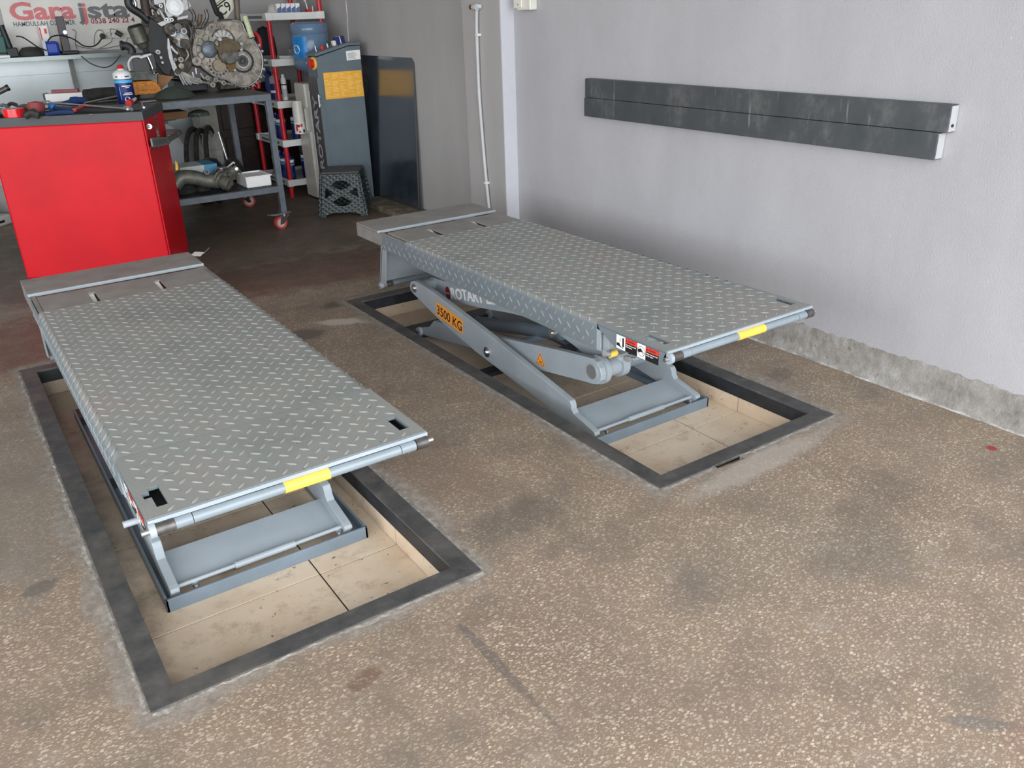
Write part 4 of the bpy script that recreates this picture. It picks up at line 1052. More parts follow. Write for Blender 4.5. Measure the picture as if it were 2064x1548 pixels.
# input side: round cover with segments and a smooth dome
c = cc(421, 101, GY)
G('input_ring', MB().ring(c+Vector((0, .01, 0)), (0, -1, 0), 22.5*K_, 15.5*K_, .024, 32), alu, smooth=True)
for k in range(10):
    a = 2*PI*k/10+.2; d = Vector((math.cos(a), 0, math.sin(a)))
    G('ring_rib', MB().prism([c+d*15.8*K_+Vector((-d.z, 0, d.x))*.004, c+d*22*K_+Vector((-d.z, 0, d.x))*.004, c+d*22*K_-Vector((-d.z, 0, d.x))*.004, c+d*15.8*K_-Vector((-d.z, 0, d.x))*.004], (0, -.020, 0)), alu_dk)
G('dome_cover', MB().lathe([(0, 0), (15*K_, 0), (14.4*K_, .012), (12*K_, .026), (7*K_, .034), (0, .036)], n=24, M=Matrix.Translation(c+Vector((0, -.008, 0))) @ Matrix.Rotation(PI/2, 4, 'X')), M('blue_grey_cover', s(122, 132, 142), .5, .4, var=.2, vs=30), smooth=True)
# bearing cover below with segment ring
c = cc(440, 133, GY)
G('bearing_ring', MB().ring(c+Vector((0, .01, 0)), (0, -1, 0), 20*K_, 12.5*K_, .020, 28), alu, smooth=True)
for k in range(9):
    a = PI+PI*1.15*k/9; d = Vector((math.cos(a), 0, math.sin(a)))
    G('ring_rib', MB().cyl(c+d*16.3*K_+Vector((0, -.008, 0)), c+d*16.3*K_+Vector((0, -.014, 0)), 2.4*K_, n=8), alu_dk)
G('bearing_cover', MB().cyl(c, c+Vector((0, -.034, 0)), 11.6*K_, 10.8*K_), M('tan_cast_cover', s(150, 138, 118), .55, .3, var=.12, vs=30), smooth=True)
# clutch window arc above
c = cc(450, 84, GY)
G('window_ring', MB().ring(c+Vector((0, .01, 0)), (0, -1, 0), 22*K_, 19.5*K_, .016, 32), alu_dk, smooth=True)
for k in range(6):
    a = .35+PI*.78*k/5; d = Vector((math.cos(a), 0, math.sin(a))); e_ = Vector((-d.z, 0, d.x))
    G('window_vane', MB().prism([c+d*8*K_+e_*.006, c+d*19*K_+e_*.012, c+d*19*K_-e_*.012, c+d*8*K_-e_*.006], (0, -.006, 0)), alu_br)
# fan of ribs round the output opening
c = cc(488.5, 124, GY)
for k in range(15):
    a = -2.55+3.75*k/14; d = Vector((math.cos(a), 0, math.sin(a))); e_ = Vector((-d.z, 0, d.x))
    rr_ = (50 if -2.2 < a < -.6 else 38)*K_
    G('casting_rib', MB().prism([c+d*22*K_+e_*.0025, c+d*rr_+e_*.0025, c+d*rr_-e_*.0025, c+d*22*K_-e_*.0025], (0, -.007, 0)), alu)
for pts in ([(470, 60), (466, 52), (462, 70), (474, 82)], [(490, 70), (478, 84), (482, 100)], [(505, 88), (492, 98), (498, 112)], [(516, 104), (502, 112)], [(430, 56), (438, 66), (452, 62)], [(402, 78), (396, 96), (398, 112), (408, 120)]):
    G('casting_rib', MB().tube([cc(a, b, GY-.002) for a, b in pts], .004, n=6, sub=4), alu, smooth=True)
# gearbox mount bracket, three dimensional
mt = [(443, 79), (458, 76), (475, 84), (484, 90), (485, 100), (480, 104), (483, 120), (474, 129), (462, 131), (449, 127), (443, 116), (441, 104), (434, 100), (434, 92), (444, 94)]
br = G('mount_bracket', MB().prism(*pr(mt, GY-.062, .05)), brown_m, bevel=.006)
G('bracket_plate', MB().prism(*pr([(450, 106), (480, 105), (482, 119), (473, 127), (461, 129), (450, 124), (446, 116)], GY-.070, .01)), steel_dk, br, bevel=.002)
G('bracket_slot', MB().prism(*pr([(453, 108), (469, 106), (469, 108.5), (453, 110.5)], GY-.0715, .002)), brown_m, br)
for px, py in ((453, 117), (456, 120), (471, 117), (474, 114), (459, 123), (468, 122)): G('bracket_hole', MB().cyl(cc(px, py, GY-.0705), cc(px, py, GY-.0715), .9*K_, n=8), black, br)
G('bracket_foot', MB().prism(*pr([(456, 130), (474, 124), (477, 140), (472, 147), (464, 146)], GY-.03, .03)), M('rust_brown', s(128, 98, 62), .7, .2, var=.2), br, bevel=.003)
for px, py, r in ((481, 89, 3), (438, 80, 3.5), (481, 101, 2.5), (468, 142, 2.4)): boss('bracket_bolt', px, py, r, .078, alu_br, GY, par=br)
# bosses and bolts on the casting
for px, py, r, i in ((426, 56, 6, 3.4), (440, 54, 3.5, 1.8), (450, 56, 5, 2.8), (414, 77, 5, 0), (416, 66, 4.5, 0), (403, 83, 4, 0), (396, 124, 8.5, 3), (411, 127, 5, 0), (399, 65, 4.5, 2.6), (484, 54, 2.5, 0), (434, 45, 3.2, 1.6), (519, 145, 3.2, 1.8), (525, 122, 2.5, 1.2)):
    boss('boss', px, py, r, .016, alu, inner=i or None)
for px, py in ((432, 163), (446, 162), (467, 173), (478, 176), (486, 178), (494, 179), (502, 176), (509, 173), (516, 167), (525, 156), (531, 140), (533, 122), (528, 104), (522, 92), (510, 77)):
    c = cc(px, py, GY+.095); G('flange_bolt', MB().cyl(c+Vector((0, .03, 0)), c+Vector((0, -.012, 0)), 2.5*K_, n=8), alu_br)
# support under the bell housing so that it stands on the bench
b0 = cc(440, 166, GY+.08); b1 = cc(505, 176, GY+.08)
G('housing_foot', MB().box(b0.x, b1.x, GY+.03, GY+.16, 1.052, b0.z), alu_dk, bevel=.01)

blk = pr([(305, 40), (330, 30), (385, 42), (392, 70), (388, 135), (372, 160), (345, 158), (322, 130), (303, 100)], GY+.02, .34)
G('block', MB().prism(*blk), alu_dk, bevel=.01)
G('black_side_cover', MB().prism(*pr([(302, 38), (330, 50), (336, 60), (338, 92), (342, 120), (348, 138), (342, 156), (328, 148), (310, 122), (297, 98), (299, 60)], GY-.02, .05)), M('black_cover', s(24, 25, 30), .5, var=.2), bevel=.006)
G('timing_edge', MB().prism(*pr([(338, 78), (341, 78), (345, 100), (349, 118), (356, 134), (362, 150), (356, 155), (348, 140), (341, 118), (338, 98)], GY-.04, .06)), alu_br, bevel=.002)
G('timing_edge', MB().prism(*pr([(346, 92), (352, 100), (360, 108), (358, 112), (349, 104), (344, 96)], GY-.045, .03)), alu_br, bevel=.002)
c = cc(365, 82, GY-.03)
pu = G('water_pump', MB().cyl(c+Vector((0, .05, 0)), c+Vector((0, -.02, 0)), 13.5*K_), alu, bevel=.003, smooth=True)
G('pump_ring', MB().ring(c+Vector((0, -.018, 0)), (0, -1, 0), 13*K_, 10*K_, .012, 24), M('blue_steel', s(110, 120, 132), .4, .7, var=.2), pu, smooth=True)
for k in range(5):
    a = 2*PI*k/5+.3; d = Vector((math.cos(a), 0, math.sin(a))); e_ = Vector((-d.z, 0, d.x))
    G('pump_spoke', MB().prism([c+d*2*K_+e_*.006, c+d*10*K_+e_*.004, c+d*10*K_-e_*.006, c+d*2*K_-e_*.006], (0, -.026, 0)), alu_br, pu)
G('pump_hub', MB().cyl(c, c+Vector((0, -.032, 0)), 3*K_), brown_m, pu, smooth=True)
for px, py, r, i, mt_ in ((342, 58, 6, 3, alu_br), (347, 68, 6, 2, alu_br), (341, 60, 10, 0, alu_dk), (357, 56, 7, 4, steel_dk), (369, 64, 5.5, 3.4, alu_br), (357, 63, 4, 2, alu_dk), (391, 48, 5, 3, alu_dk), (363, 121, 5, 2.5, alu), (352, 121, 3, 1.6, alu), (364, 134, 5, 0, alu), (358, 145, 5, 0, alu_dk), (317, 106, 4.2, 2, alu_br), (323, 117, 2.6, 0, alu_br), (326, 127, 2.6, 0, alu_br), (372, 90, 9, 0, alu_dk), (352, 84, 4, 0, brown_m)):
    boss('boss', px, py, r, .03, mt_, GY-.035, inner=i or None)
for pts, r, mt_ in (([(351, 50), (362, 48), (372, 46)], .009, alu_dk), ([(375, 100), (380, 112), (372, 124), (366, 116)], .008, alu), ([(358, 98), (362, 110), (370, 118)], .008, alu_dk), ([(380, 50), (386, 64), (384, 96), (388, 118)], .012, alu_dk), ([(396, 44), (388, 60), (392, 80)], .010, alu_dk), ([(345, 48), (339, 40), (352, 34)], .008, steel_dk), ([(386, 20), (392, 34), (390, 44)], .014, steel_dk), ([(404, 30), (402, 44), (396, 52)], .018, brown_m), ([(414, 20), (418, 36), (408, 56)], .014, steel_dk)):
    G('casting_arm', MB().tube([cc(a, b, GY-.04) for a, b in pts], r, n=8, sub=4), mt_, smooth=True)
# head / intake on top, bright
tp_ = G('intake_cover', MB().prism(*pr([(309, -12), (370, -25), (377, -6), (388, 14), (378, 22), (356, 32), (340, 38), (333, 26), (330, 8), (312, 12)], GY-.05, .16)), alu_br, bevel=.006)
c = cc(352, 14, GY-.05)
G('cover_ring', MB().ring(c, (0, -1, 0), 15*K_, 9*K_, .016, 28), white_pl, tp_, smooth=True)
G('cover_dish', MB().cyl(c, c+Vector((0, -.006, 0)), 9*K_), steel, tp_, smooth=True)
for x in (331, 364, 376):
    G('cover_rib', MB().prism(*pr([(x, -10), (x+1.5, -10), (x+7, 24), (x+5.5, 24)], GY-.056, .01)), steel_dk, tp_)
G('cover_foot', MB().prism(*pr([(317, 48), (332, 42), (327, 34), (321, 22), (324, 21), (333, 36), (346, 36), (350, 44), (326, 55)], GY-.06, .03)), alu_br, tp_, bevel=.002)
for px, py in ((334, 41), (345, 41), (323, 13)): boss('cover_bolt', px, py, 3.4, .02, chrome, GY-.06, inner=1.8, par=tp_)
G('window_frame', MB().prism(*pr([(358, 36), (380, 31), (379, 38), (357, 42)], GY-.056, .02)), alu_br, tp_, bevel=.002)
# upper dark plumbing left
for pts, r, mt_ in (([(258, -8), (262, 14), (285, 30), (300, 44)], .030, black), ([(290, -10), (294, 16), (298, 34)], .035, M('dark_brown_hose', s(54, 40, 36), .6)), ([(268, -4), (274, 10), (270, 20)], .012, steel), ([(276, 28), (300, 18), (308, 6)], .018, steel_dk), ([(255, 8), (268, 24), (290, 26)], .014, black), ([(310, 24), (316, 34), (306, 46)], .012, alu_dk), ([(300, -5), (304, 10), (318, 20)], .022, steel_dk)):
    G('hose', MB().tube([cc(a, b, GY+.04) for a, b in pts], r, n=10, sub=5), mt_, smooth=True)
# oil pan flange with bolts and tubes below
fl_ = G('sump_flange', MB().prism(*pr([(352, 142), (372, 146), (398, 158), (410, 164), (400, 172), (380, 168), (362, 156), (352, 152)], GY-.05, .03)), alu, bevel=.004)
for pts in ([(360, 150), (368, 166), (371, 172)], [(366, 152), (374, 168), (378, 172)], [(372, 154), (380, 168), (386, 171)], [(388, 146), (392, 158), (400, 162)], [(395, 138), (396, 150)], [(404, 148), (412, 160)], [(384, 162), (398, 166), (408, 168)]):
    G('oil_tube', MB().tube([cc(a, b, GY-.055) for a, b in pts], .008, n=8, sub=3), alu_br, fl_, smooth=True)
for px, py, r in ((399, 163, 5), (417, 158, 4.5), (428, 172, 4.8), (450, 168, 4.5), (434, 162, 4.2)): boss('sump_boss', px, py, r, .02, alu, GY-.04, inner=r*.5, par=fl_)
G('sump_bar', MB().tube([cc(a, b, GY-.04) for a, b in ((402, 165), (425, 170), (428, 172), (434, 162), (450, 168), (470, 172))], .010, n=8, sub=4), alu, fl_, smooth=True)
sp_ = cc(380, 166, GY+.1)
G('block_foot', MB().box(sp_.x-.12, sp_.x+.14, GY+.06, GY+.30, 1.052, sp_.z+.02), black, bevel=.01)
# starter motor hanging on the left flank
c0, c1 = cc(272, 55, GY-.02), cc(286, 88, GY-.02)
st = G('starter_motor', MB().cyl(c0, c1, .060).cyl(c1, c1+(c1-c0).normalized()*.04, .045, .035), M('olive_grey_metal', s(92, 92, 84), .45, .5, var=.15, vs=20), bevel=.006, smooth=True)
G('starter_cap', MB().cyl(c0, c0-(c1-c0).normalized()*.014, .056, .045), black, st, smooth=True)
G('starter_gear_case', MB().prism(*pr([(285, 58), (295, 52), (302, 58), (300, 80), (296, 92), (288, 88), (284, 72)], GY-.03, .05)), alu_dk, st, bevel=.004)
for py in (64, 71, 78, 84): G('case_slot', MB().prism(*pr([(287, py), (294, py-1), (294, py+2.5), (287, py+3)], GY-.032, .003)), black, st)

R.location.z += .004
# plate with large characters and stuff behind the gearbox
q = [cc(px, py, GY+.30) for px, py in ((418, -14), (462, -24), (473, 14), (455, 40), (440, 30))]
R2 = thing('white_sign_plate', 'white plate with black characters standing behind the gearbox', 'plate', tuple((q[0]+q[3])/2))
pl_ = obj('plate_board', MB().prism(q, (0, .006, 0)), M('cream_plate', s(226, 224, 206), .5, var=.04), R2)
def onp(px, py): return cc(px, py, GY+.297)
xd = (onp(462, 2)-onp(442, 16)).normalized(); yd = Vector((0, -1, 0)).cross(xd)*-1
yd = Vector((-xd.z, 0, xd.x))
text('plate_text', 'C9', onp(446, 34), xd, yd, .075, black_p, pl_, bold=.01)
text('plate_text', 'Ti', onp(428, 6), xd, yd, .06, black_p, pl_, bold=.01)
obj('plate_line', MB().prism([onp(432, 14), onp(456, -4), onp(457, -1), onp(433, 17)], (0, -.001, 0)), black_p, pl_)
obj('plate_line', MB().prism([onp(430, 11), onp(454, -7), onp(454.5, -6), onp(430.5, 12)], (0, -.001, 0)), black_p, pl_)
tag(obj('plate_stand', MB().tube([onp(422, -10)+Vector((0, -.02, 0)), onp(436, 26)+Vector((0, -.02, 0)), onp(446, 42)+Vector((0, -.02, 0)), Vector((onp(450, 44).x, GY+.28, 1.053))], .022, n=8), rubber, smooth=True), 'dark rubber belt hanging in front of the white plate', 'belt')
tag(obj('exhaust_pipe', MB().tube([cc(476, -12, GY+.24), cc(478, 20, GY+.24), cc(480, 44, GY+.24), Vector((cc(480, 60, GY+.24).x, GY+.24, 1.052))], .024, n=10), M('tan_grey_metal', s(118, 108, 96), .6, .3, var=.15), smooth=True), 'tan grey metal pipe standing upright behind the gearbox', 'pipe')
R2 = thing('strip_tube', 'pale green spotted tube leaning on the right of the gearbox', 'tube', tuple(cc(500, 78, GY-.03)))
a, b_ = cc(493.5, 33, GY+.0), cc(508, 76, GY-.04)
obj('tube_body', MB().cyl(a, b_, .0215), M('pale_green_print', s(196, 206, 168), .5, var=.15, vs=40), R2, smooth=True)
obj('tube_end', MB().ring(b_, (b_-a), .022, .015, .004), steel_dk, R2, smooth=True)
tag(obj('red_hose', MB().tube([cc(512, 64, GY+.2), cc(524, 86, GY+.2), cc(519, 150, GY+.2), cc(521, 178, GY+.2)], .018, n=10), red_post, smooth=True), 'red hose hanging behind the right edge of the gearbox', 'hose')
tag(obj('dark_cloth_bag', MB().lathe([(0, 0), (.09, 0), (.10, .08), (.09, .2), (.05, .28), (0, .30)], (2.90, 8.42, 1.207), n=14), M('dark_navy_cloth', s(36, 40, 50), .9, bmp=.6, bs=40), smooth=True), 'dark cloth bag on the rack tier behind the gearbox', 'bag')

# ------------------------------------------------------------------ other things on the bench
R = thing('car_battery', 'black car battery with a white cable left of the engine', 'battery', (1.5, 7.15, 1.16))
c = [cc(px, py, 7.10) for px, py in ((272, 148), (318, 143))]
zb_ = c[0].z
obj('battery_case', MB().box(c[0].x, c[1].x, 7.10, 7.25, zb_, zb_+.135), M('battery_black', s(28, 29, 33), .35, var=.1), R, bevel=.006)
obj('terminal_cable', MB().tube([cc(262, 143, 7.08), cc(259, 128, 7.08), cc(265, 117, 7.08), cc(275, 114, 7.08), cc(284, 114, 7.08)], .0085, n=8), cable_w, R, smooth=True)
obj('terminal_clamp', MB().prism(*pr([(279, 116), (290, 110), (305, 107), (306, 111), (296, 115), (284, 119)], 7.07, .04)), alu_br, R, bevel=.003)
obj('clamp_rod', MB().tube([cc(297, 112, 7.08), cc(305, 130, 7.07), cc(311, 148, 7.06)], .007, n=8), steel, R, smooth=True)
obj('rod_nut', MB().cyl(cc(310, 140, 7.07), cc(313, 147, 7.06), .022, n=6), alu_dk, R)
tag(obj('ridged_tray', MB().prism(*pr([(261, 146), (310, 143), (316, 160), (264, 163)], 7.09, .17)).add(*[[*sum([[cc(268+k*5, 148-k*.3, 7.086), cc(270+k*5, 148-k*.3, 7.086), cc(270+k*5, 157-k*.3, 7.086), cc(268+k*5, 157-k*.3, 7.086)] for k in range(8)], [])], [(4*k, 4*k+1, 4*k+2, 4*k+3) for k in range(8)]]), M('grey_ribbed_plastic', s(92, 94, 92), .6, var=.25, vs=40), bevel=.002), 'grey ribbed plastic tray beneath the car battery', 'tray')
R = thing('orange_casting', 'dirty orange casting lying on the bench left of the engine', 'part', (1.5, 7.1, 1.052))
obj('casting_body', MB().prism(*pr([(256, 161), (267, 160), (267, 165), (300, 163), (312, 163), (322, 172), (327, 182), (318, 189), (300, 190), (272, 192), (268, 184), (263, 172), (256, 172)], 7.08, .17)), orange_m, R, bevel=.008)
obj('casting_boss', MB().cyl(cc(258, 165, 7.08), cc(258, 165, 7.07)+Vector((0, -.01, 0)), .02), orange_m, R, bevel=.004)
obj('casting_lug', MB().prism(*pr([(276, 168), (290, 167), (296, 182), (278, 184)], 7.07, .02)), orange_m, R, bevel=.004)
obj('casting_lug', MB().prism(*pr([(304, 168), (316, 176), (308, 184), (302, 180)], 7.065, .02)), orange_m, R, bevel=.004)
tag(obj('cardboard_piece', MB().prism(*pr([(318, 150), (350, 154), (340, 166), (326, 180), (319, 168)], 7.20, .03)), cardb), 'brown cardboard piece between the orange casting and the engine', 'cardboard')
tag(obj('green_cloth', MB().lathe([(0, 0), (.16, 0), (.13, .035), (.05, .07), (0, .08)], (cc(350, 178, 7.0).x, 7.02, 1.052), n=12), M('dark_green_cloth', s(62, 72, 64), .9, bmp=.6, bs=40), smooth=True), 'crumpled dark green cloth under the engine front', 'cloth')
R = thing('bent_hose', 'black bent rubber hose standing left of the battery', 'hose', tuple(cc(262, 118, 7.2)))
obj('hose_body', MB().tube([cc(245, 92, 7.44), cc(256, 93, 7.44), cc(265, 100, 7.44), cc(266, 116, 7.44), cc(266, 150, 7.44), Vector((cc(266, 150, 7.44).x, 7.44, 1.053))], .030, n=12), M('hose_black', s(56, 56, 58), .5), R, smooth=True)
obj('hose_collar', MB().cyl(cc(243, 92, 7.44), cc(248, 92, 7.44), .036), black, R, smooth=True)
for k, (px, py) in enumerate(((331, 194), (345, 194))):
    q = at(px, py, z=1.058)
    tag(obj('steel_socket', MB().cyl((q.x, q.y, 1.066), (q.x-.02, q.y+.02, 1.066), .013, n=12).cyl((q.x-.02, q.y+.02, 1.062), (q.x-.06, q.y+.03, 1.06), .006), chrome, smooth=True), ['left bright steel socket on the bench front edge', 'right bright steel socket on the bench front edge'][k], 'socket', 'steel sockets on the bench')
q = at(292, 206, z=1.06)
tag(obj('steel_file', MB().cyl((q.x-.03, q.y, 1.062), (q.x+.08, q.y+.02, 1.062), .009), steel, smooth=True), 'thin steel bar on the bench corner behind the red tool chest', 'bar')
# lower shelf of the bench
R = thing('white_tray', 'shallow white plastic tray on the lower bench shelf', 'tray', (2.15, 6.86, .350))
yt = 6.76; a, b_ = at(490, 375, y=yt), at(549, 368, y=yt)
x0, x1 = a.x+.03, min(b_.x-.005, BX1-.06)
obj('tray_body', MB().box(x0, x1, yt, yt+.26, .351, .43), M('bright_white_plastic', s(240, 240, 240), .4, var=.01), R, bevel=.010)
obj('tray_rim', MB().grid(x0-.006, x1+.006, yt-.006, yt+.266, .430, .440, [(x0+.008, x1-.008, yt+.008, yt+.252)]), M('bright_white_plastic', s(240, 240, 240)), R, bevel=.002)
def UPZ(v, r): v.z = max(v.z, .353+r); return v
sh = thing('intake_manifold', 'grey cast intake pipe with throttle flange on the lower bench shelf', 'part', (1.75, 6.85, .350))
mf = obj('pipe_body', MB().tube([Vector((p_.x, p_.y, max(p_.z, .408))) for p_ in (at(352, 378, y=6.84), at(366, 362, y=6.84), at(390, 361, y=6.84), at(415, 367, y=6.84), at(437, 367, y=6.84))], .055, n=16), M('grey_cast_metal', s(120, 120, 112), .5, .5, var=.2, vs=16, bmp=.3, bs=100), sh, smooth=True)
c0 = UPZ(at(438, 364, y=6.84), .073); ax = (at(452, 372, y=6.80)-at(438, 366, y=6.84)).normalized()
obj('flange_disc', MB().cyl(c0, c0+ax*.015, .072).cyl(c0+ax*.022, c0+ax*.034, .064), alu, sh, bevel=.002, smooth=True)
obj('throttle_body', MB().cyl(c0+ax*.03, c0+ax*.11, .055).cyl(at(452, 362, y=6.82), at(474, 344, y=6.84), .045, .040), M('grey_cast_metal', s(120, 120, 112)), sh, bevel=.004, smooth=True)
obj('throttle_ring', MB().ring(at(476, 345, y=6.83), at(480, 341, y=6.82)-at(470, 350, y=6.83), .048, .036, .02), steel, sh, smooth=True)
for px, py, r in ((449, 363, .022), (461, 354, .016), (456, 375, .03), (464, 372, .02), (450, 378, .024)): obj('throttle_part', MB().cyl(UPZ(at(px, py, y=6.79), r), UPZ(at(px, py, y=6.79), r)+Vector((0, -.03, 0)), r), alu_dk, sh, bevel=.002, smooth=True)
obj('sensor_ring', MB().ring(at(416, 350, y=6.80), (0, -1, .2), .022, .012, .02), steel_dk, sh, smooth=True)
sh.location.z += .012
tag(obj('engine_mount', MB().lathe([(0, 0), (.09, 0), (.10, .03), (.08, .045), (.085, .06), (.05, .085), (0, .09)], (at(368, 345, y=6.96).x, 6.97, .351), n=14), rubber), 'left black rubber engine mount behind the grey intake pipe', 'engine mount', 'rubber engine mounts on the lower shelf')
tag(obj('engine_mount', MB().lathe([(0, 0), (.07, 0), (.075, .04), (.05, .05), (.055, .075), (0, .08)], (at(402, 345, y=6.96).x, 6.97, .351), n=12), rubber), 'right, smaller black rubber engine mount behind the grey intake pipe', 'engine mount', 'rubber engine mounts on the lower shelf')
R = thing('flat_carton', 'white and light blue carton lying at the back of the lower shelf', 'carton', (1.85, 7.2, .351))
a, b_ = at(362, 335, y=7.05), at(436, 328, y=7.05); zt_ = at(400, 334, y=7.05).z
obj('carton_body', MB().box(a.x, b_.x, 7.05, 7.30, .352, zt_), M('pale_carton', s(204, 210, 208), .6, var=.06, vs=20), R, bevel=.002)
obj('blue_end', MB().box(b_.x-.10, b_.x+.001, 7.048, 7.302, .351, zt_+.002), M('cyan_carton', s(80, 150, 186), .6, var=.1), R, bevel=.002)
R = thing('steel_filter', 'bright steel ring filter beside the grey pipe on the shelf', 'part', tuple(at(446, 345, y=7.0)))
c = at(446, 340, y=6.98)
obj('filter_can', MB().lathe([(0, 0), (.045, 0), (.058, .02), (.058, .05), (.045, .055), (.045, .06), (0, .06)], (c.x, 6.98, c.z-.05), n=20), chrome, R, smooth=True)
obj('filter_tab', MB().prism(*pr([(458, 336), (470, 326), (474, 328), (472, 332), (460, 340)], 6.96, .01)), white_pl, R)
obj('filter_foot', MB().cyl((c.x, 6.98, .351), (c.x, 6.98, c.z-.048), .03), alu_dk, R)
c = at(468, 330, y=7.28)
R = thing('round_cap', 'black domed air cap with a bright rim at the back of the shelf', 'cap', (c.x, 7.28, .351))
obj('cap_dome', MB().lathe([(0, .03), (.09, .03), (.085, .09), (.055, .15), (0, .17)], (c.x, 7.28, .355), n=24), black, R, smooth=True)
obj('cap_rim', MB().ring((c.x, 7.28, .36), (0, 0, 1), .105, .08, .03), M('tan_rim', s(160, 142, 118), .35, .8), R, smooth=True)
tag(obj('dark_dome', MB().lathe([(0, 0), (.10, 0), (.11, .08), (.07, .14), (0, .16)], (at(432, 320, y=7.35).x, 7.54, .352), n=20), M('navy_black', s(28, 32, 46), .4), smooth=True), 'dark navy plastic dome beside the carton on the lower shelf', 'part')
tag(obj('oily_disc', MB().lathe([(0, 0), (.08, 0), (.075, .03), (0, .04)], (2.16, 7.13, .351), n=9), M('oily_brown', s(70, 60, 50), .4, var=.3)), 'flat oily brown disc just behind the white tray', 'part')
tag(obj('oily_block', MB().box(2.05, 2.2, 7.50, 7.64, .351, .38), M('oily_brown', s(70, 60, 50), .4, var=.3), bevel=.004), 'flat oily brown block at the rear right of the lower shelf', 'part')
a, b_ = at(333, 227, y=7.36), at(372, 224, y=7.36)
tag(obj('cardboard_box', MB().box(1.25, b_.x+.02, 7.37, 7.60, .858, .915), cardb, bevel=.002), 'flat brown cardboard box on the raised rear rail shelf', 'box')
tag(obj('mixed_cloth', MB().lathe([(0, 0), (.09, 0), (.08, .03), (.03, .05), (0, .05)], (at(400, 222, y=7.45).x, 7.46, .858), n=11), M('mottled_cloth', s(112, 118, 112), .9, var=.4, vs=40), smooth=True), 'mottled grey cloth beside the flat cardboard box', 'cloth')

# ------------------------------------------------------------------ under and behind the bench
pillar_x0, pillar_x1 = at(408, 260, y=8.3).x, at(444, 260, y=8.3).x
R = struct('trim_5', MB().box(pillar_x0-.005, pillar_x1+.005, 8.345, 8.60, 0, .62), concrete_m, bevel=.003); R['label'] = 'pale bare concrete block pier behind the bench'
obj('pier_face', MB().box(pillar_x0, pillar_x1, 8.33, 8.344, 0, .455), concrete_m, R, bevel=.002)
obj('pier_face', MB().box(pillar_x0, pillar_x1, 8.33, 8.344, .459, 1.0), concrete_m, R, bevel=.002)
obj('pier_face', MB().box(pillar_x0, pillar_x1, 8.346, 8.60, .62, 1.0), concrete_m, R)
R = thing('dark_wood_door', 'dark brown varnished wooden door leaning against the rear wall', 'door leaf', (2.75, 8.7, 0))
x0, x1 = pillar_x1+.08, 3.2
obj('door_leaf', MB().box(x0, x1, 8.70, 8.74, .0, 1.0), wood_dk, R, bevel=.003)
for a, b_, c0, d0 in ((x0+.06, (x0+x1)/2-.03, .08, .5), ((x0+x1)/2+.03, x1-.06, .08, .5), (x0+.06, (x0+x1)/2-.03, .58, .95), ((x0+x1)/2+.03, x1-.06, .58, .95)):
    obj('door_panel', MB().box(a, b_, 8.688, 8.70, c0, d0), wood_dk, R, bevel=.005)
# bicycle wheel and tyres standing behind the bench
def wheel_root(name, lab, cx, cy, Rr, yaw, lean=0.):
    R = thing(name, lab, 'wheel', (cx, cy, 0), 'bicycle wheels behind the bench')
    ax = Vector((math.cos(yaw), math.sin(yaw), lean)).normalized(); c = Vector((cx, cy, Rr+.022))
    t = Vector((0, 0, 1)); u = ax.cross(t).normalized(); v = u.cross(ax)
    def circ(r, tr, n=40):
        vs = []; fs = []; m_ = 8
        for i in range(n):
            a = 2*PI*i/n; d = math.cos(a)*u+math.sin(a)*v
            for j in range(m_):
                b = 2*PI*j/m_; vs.append(c+d*(r+tr*math.cos(b))+ax*tr*math.sin(b))
        for i in range(n):
            for j in range(m_): fs.append((i*m_+j, ((i+1) % n)*m_+j, ((i+1) % n)*m_+(j+1) % m_, i*m_+(j+1) % m_))
        return MB().add(vs, fs)
    ty = obj('tyre', circ(Rr, .022), tyre_m, R, smooth=True)
    obj('rim', circ(Rr-.03, .010), steel, R, smooth=True)
    h = obj('hub', MB().cyl(c-ax*.05, c+ax*.05, .018), steel, R, smooth=True)
    sp = MB()
    for i in range(24):
        a = 2*PI*i/24; d = math.cos(a)*u+math.sin(a)*v
        sp.cyl(c+ax*.03*(1 if i % 2 else -1), c+d*(Rr-.032), .0012, n=4, caps=False)
    o = obj('spokes', sp, steel, h); o['kind'] = 'stuff'
    return R
q = at(395, 285, y=8.18)
wheel_root('bicycle_wheel', 'bicycle wheel with spokes behind the bench, nearest the white panel', q.x-.02, 8.18, .33, -.52)
wheel_root('bicycle_wheel', 'third bicycle wheel behind the bench, between the other two', q.x+.05, 8.20, .32, -.46)
wheel_root('bicycle_wheel', 'dark bicycle tyre and wheel behind the bench, beside the concrete pier', q.x+.12, 8.16, .33, -.42)
tag(obj('pale_curved_panel', MB().prism([(1.35, 8.42, 0), (1.95, 8.42, 0), (2.0, 8.42, .5), (1.93, 8.42, .68), (1.78, 8.42, .80), (1.55, 8.42, .84), (1.35, 8.42, .82)], (0, .02, 0)), M('pale_grey_panel', s(176, 182, 186), .5, var=.06), bevel=.004), 'pale curved car body panel standing behind the bicycle wheels', 'panel')
for k in range(4):
    q = at(420+k*2.5, 270+k*8, y=8.0)
    tag(obj('steel_tube', MB().cyl((q.x+.02, 7.56+.02*k, .353), (q.x-.02+.008*k, 7.60+.02*k, .70-.03*k), .008), chrome, smooth=True), ['leftmost of four thin bright steel tubes leaning behind the bench', 'second from left of the steel tubes leaning behind the bench', 'third from left of the steel tubes leaning behind the bench', 'rightmost steel tube behind the bench, nearest the concrete pier'][k], 'tube', 'steel tubes leaning behind the bench')

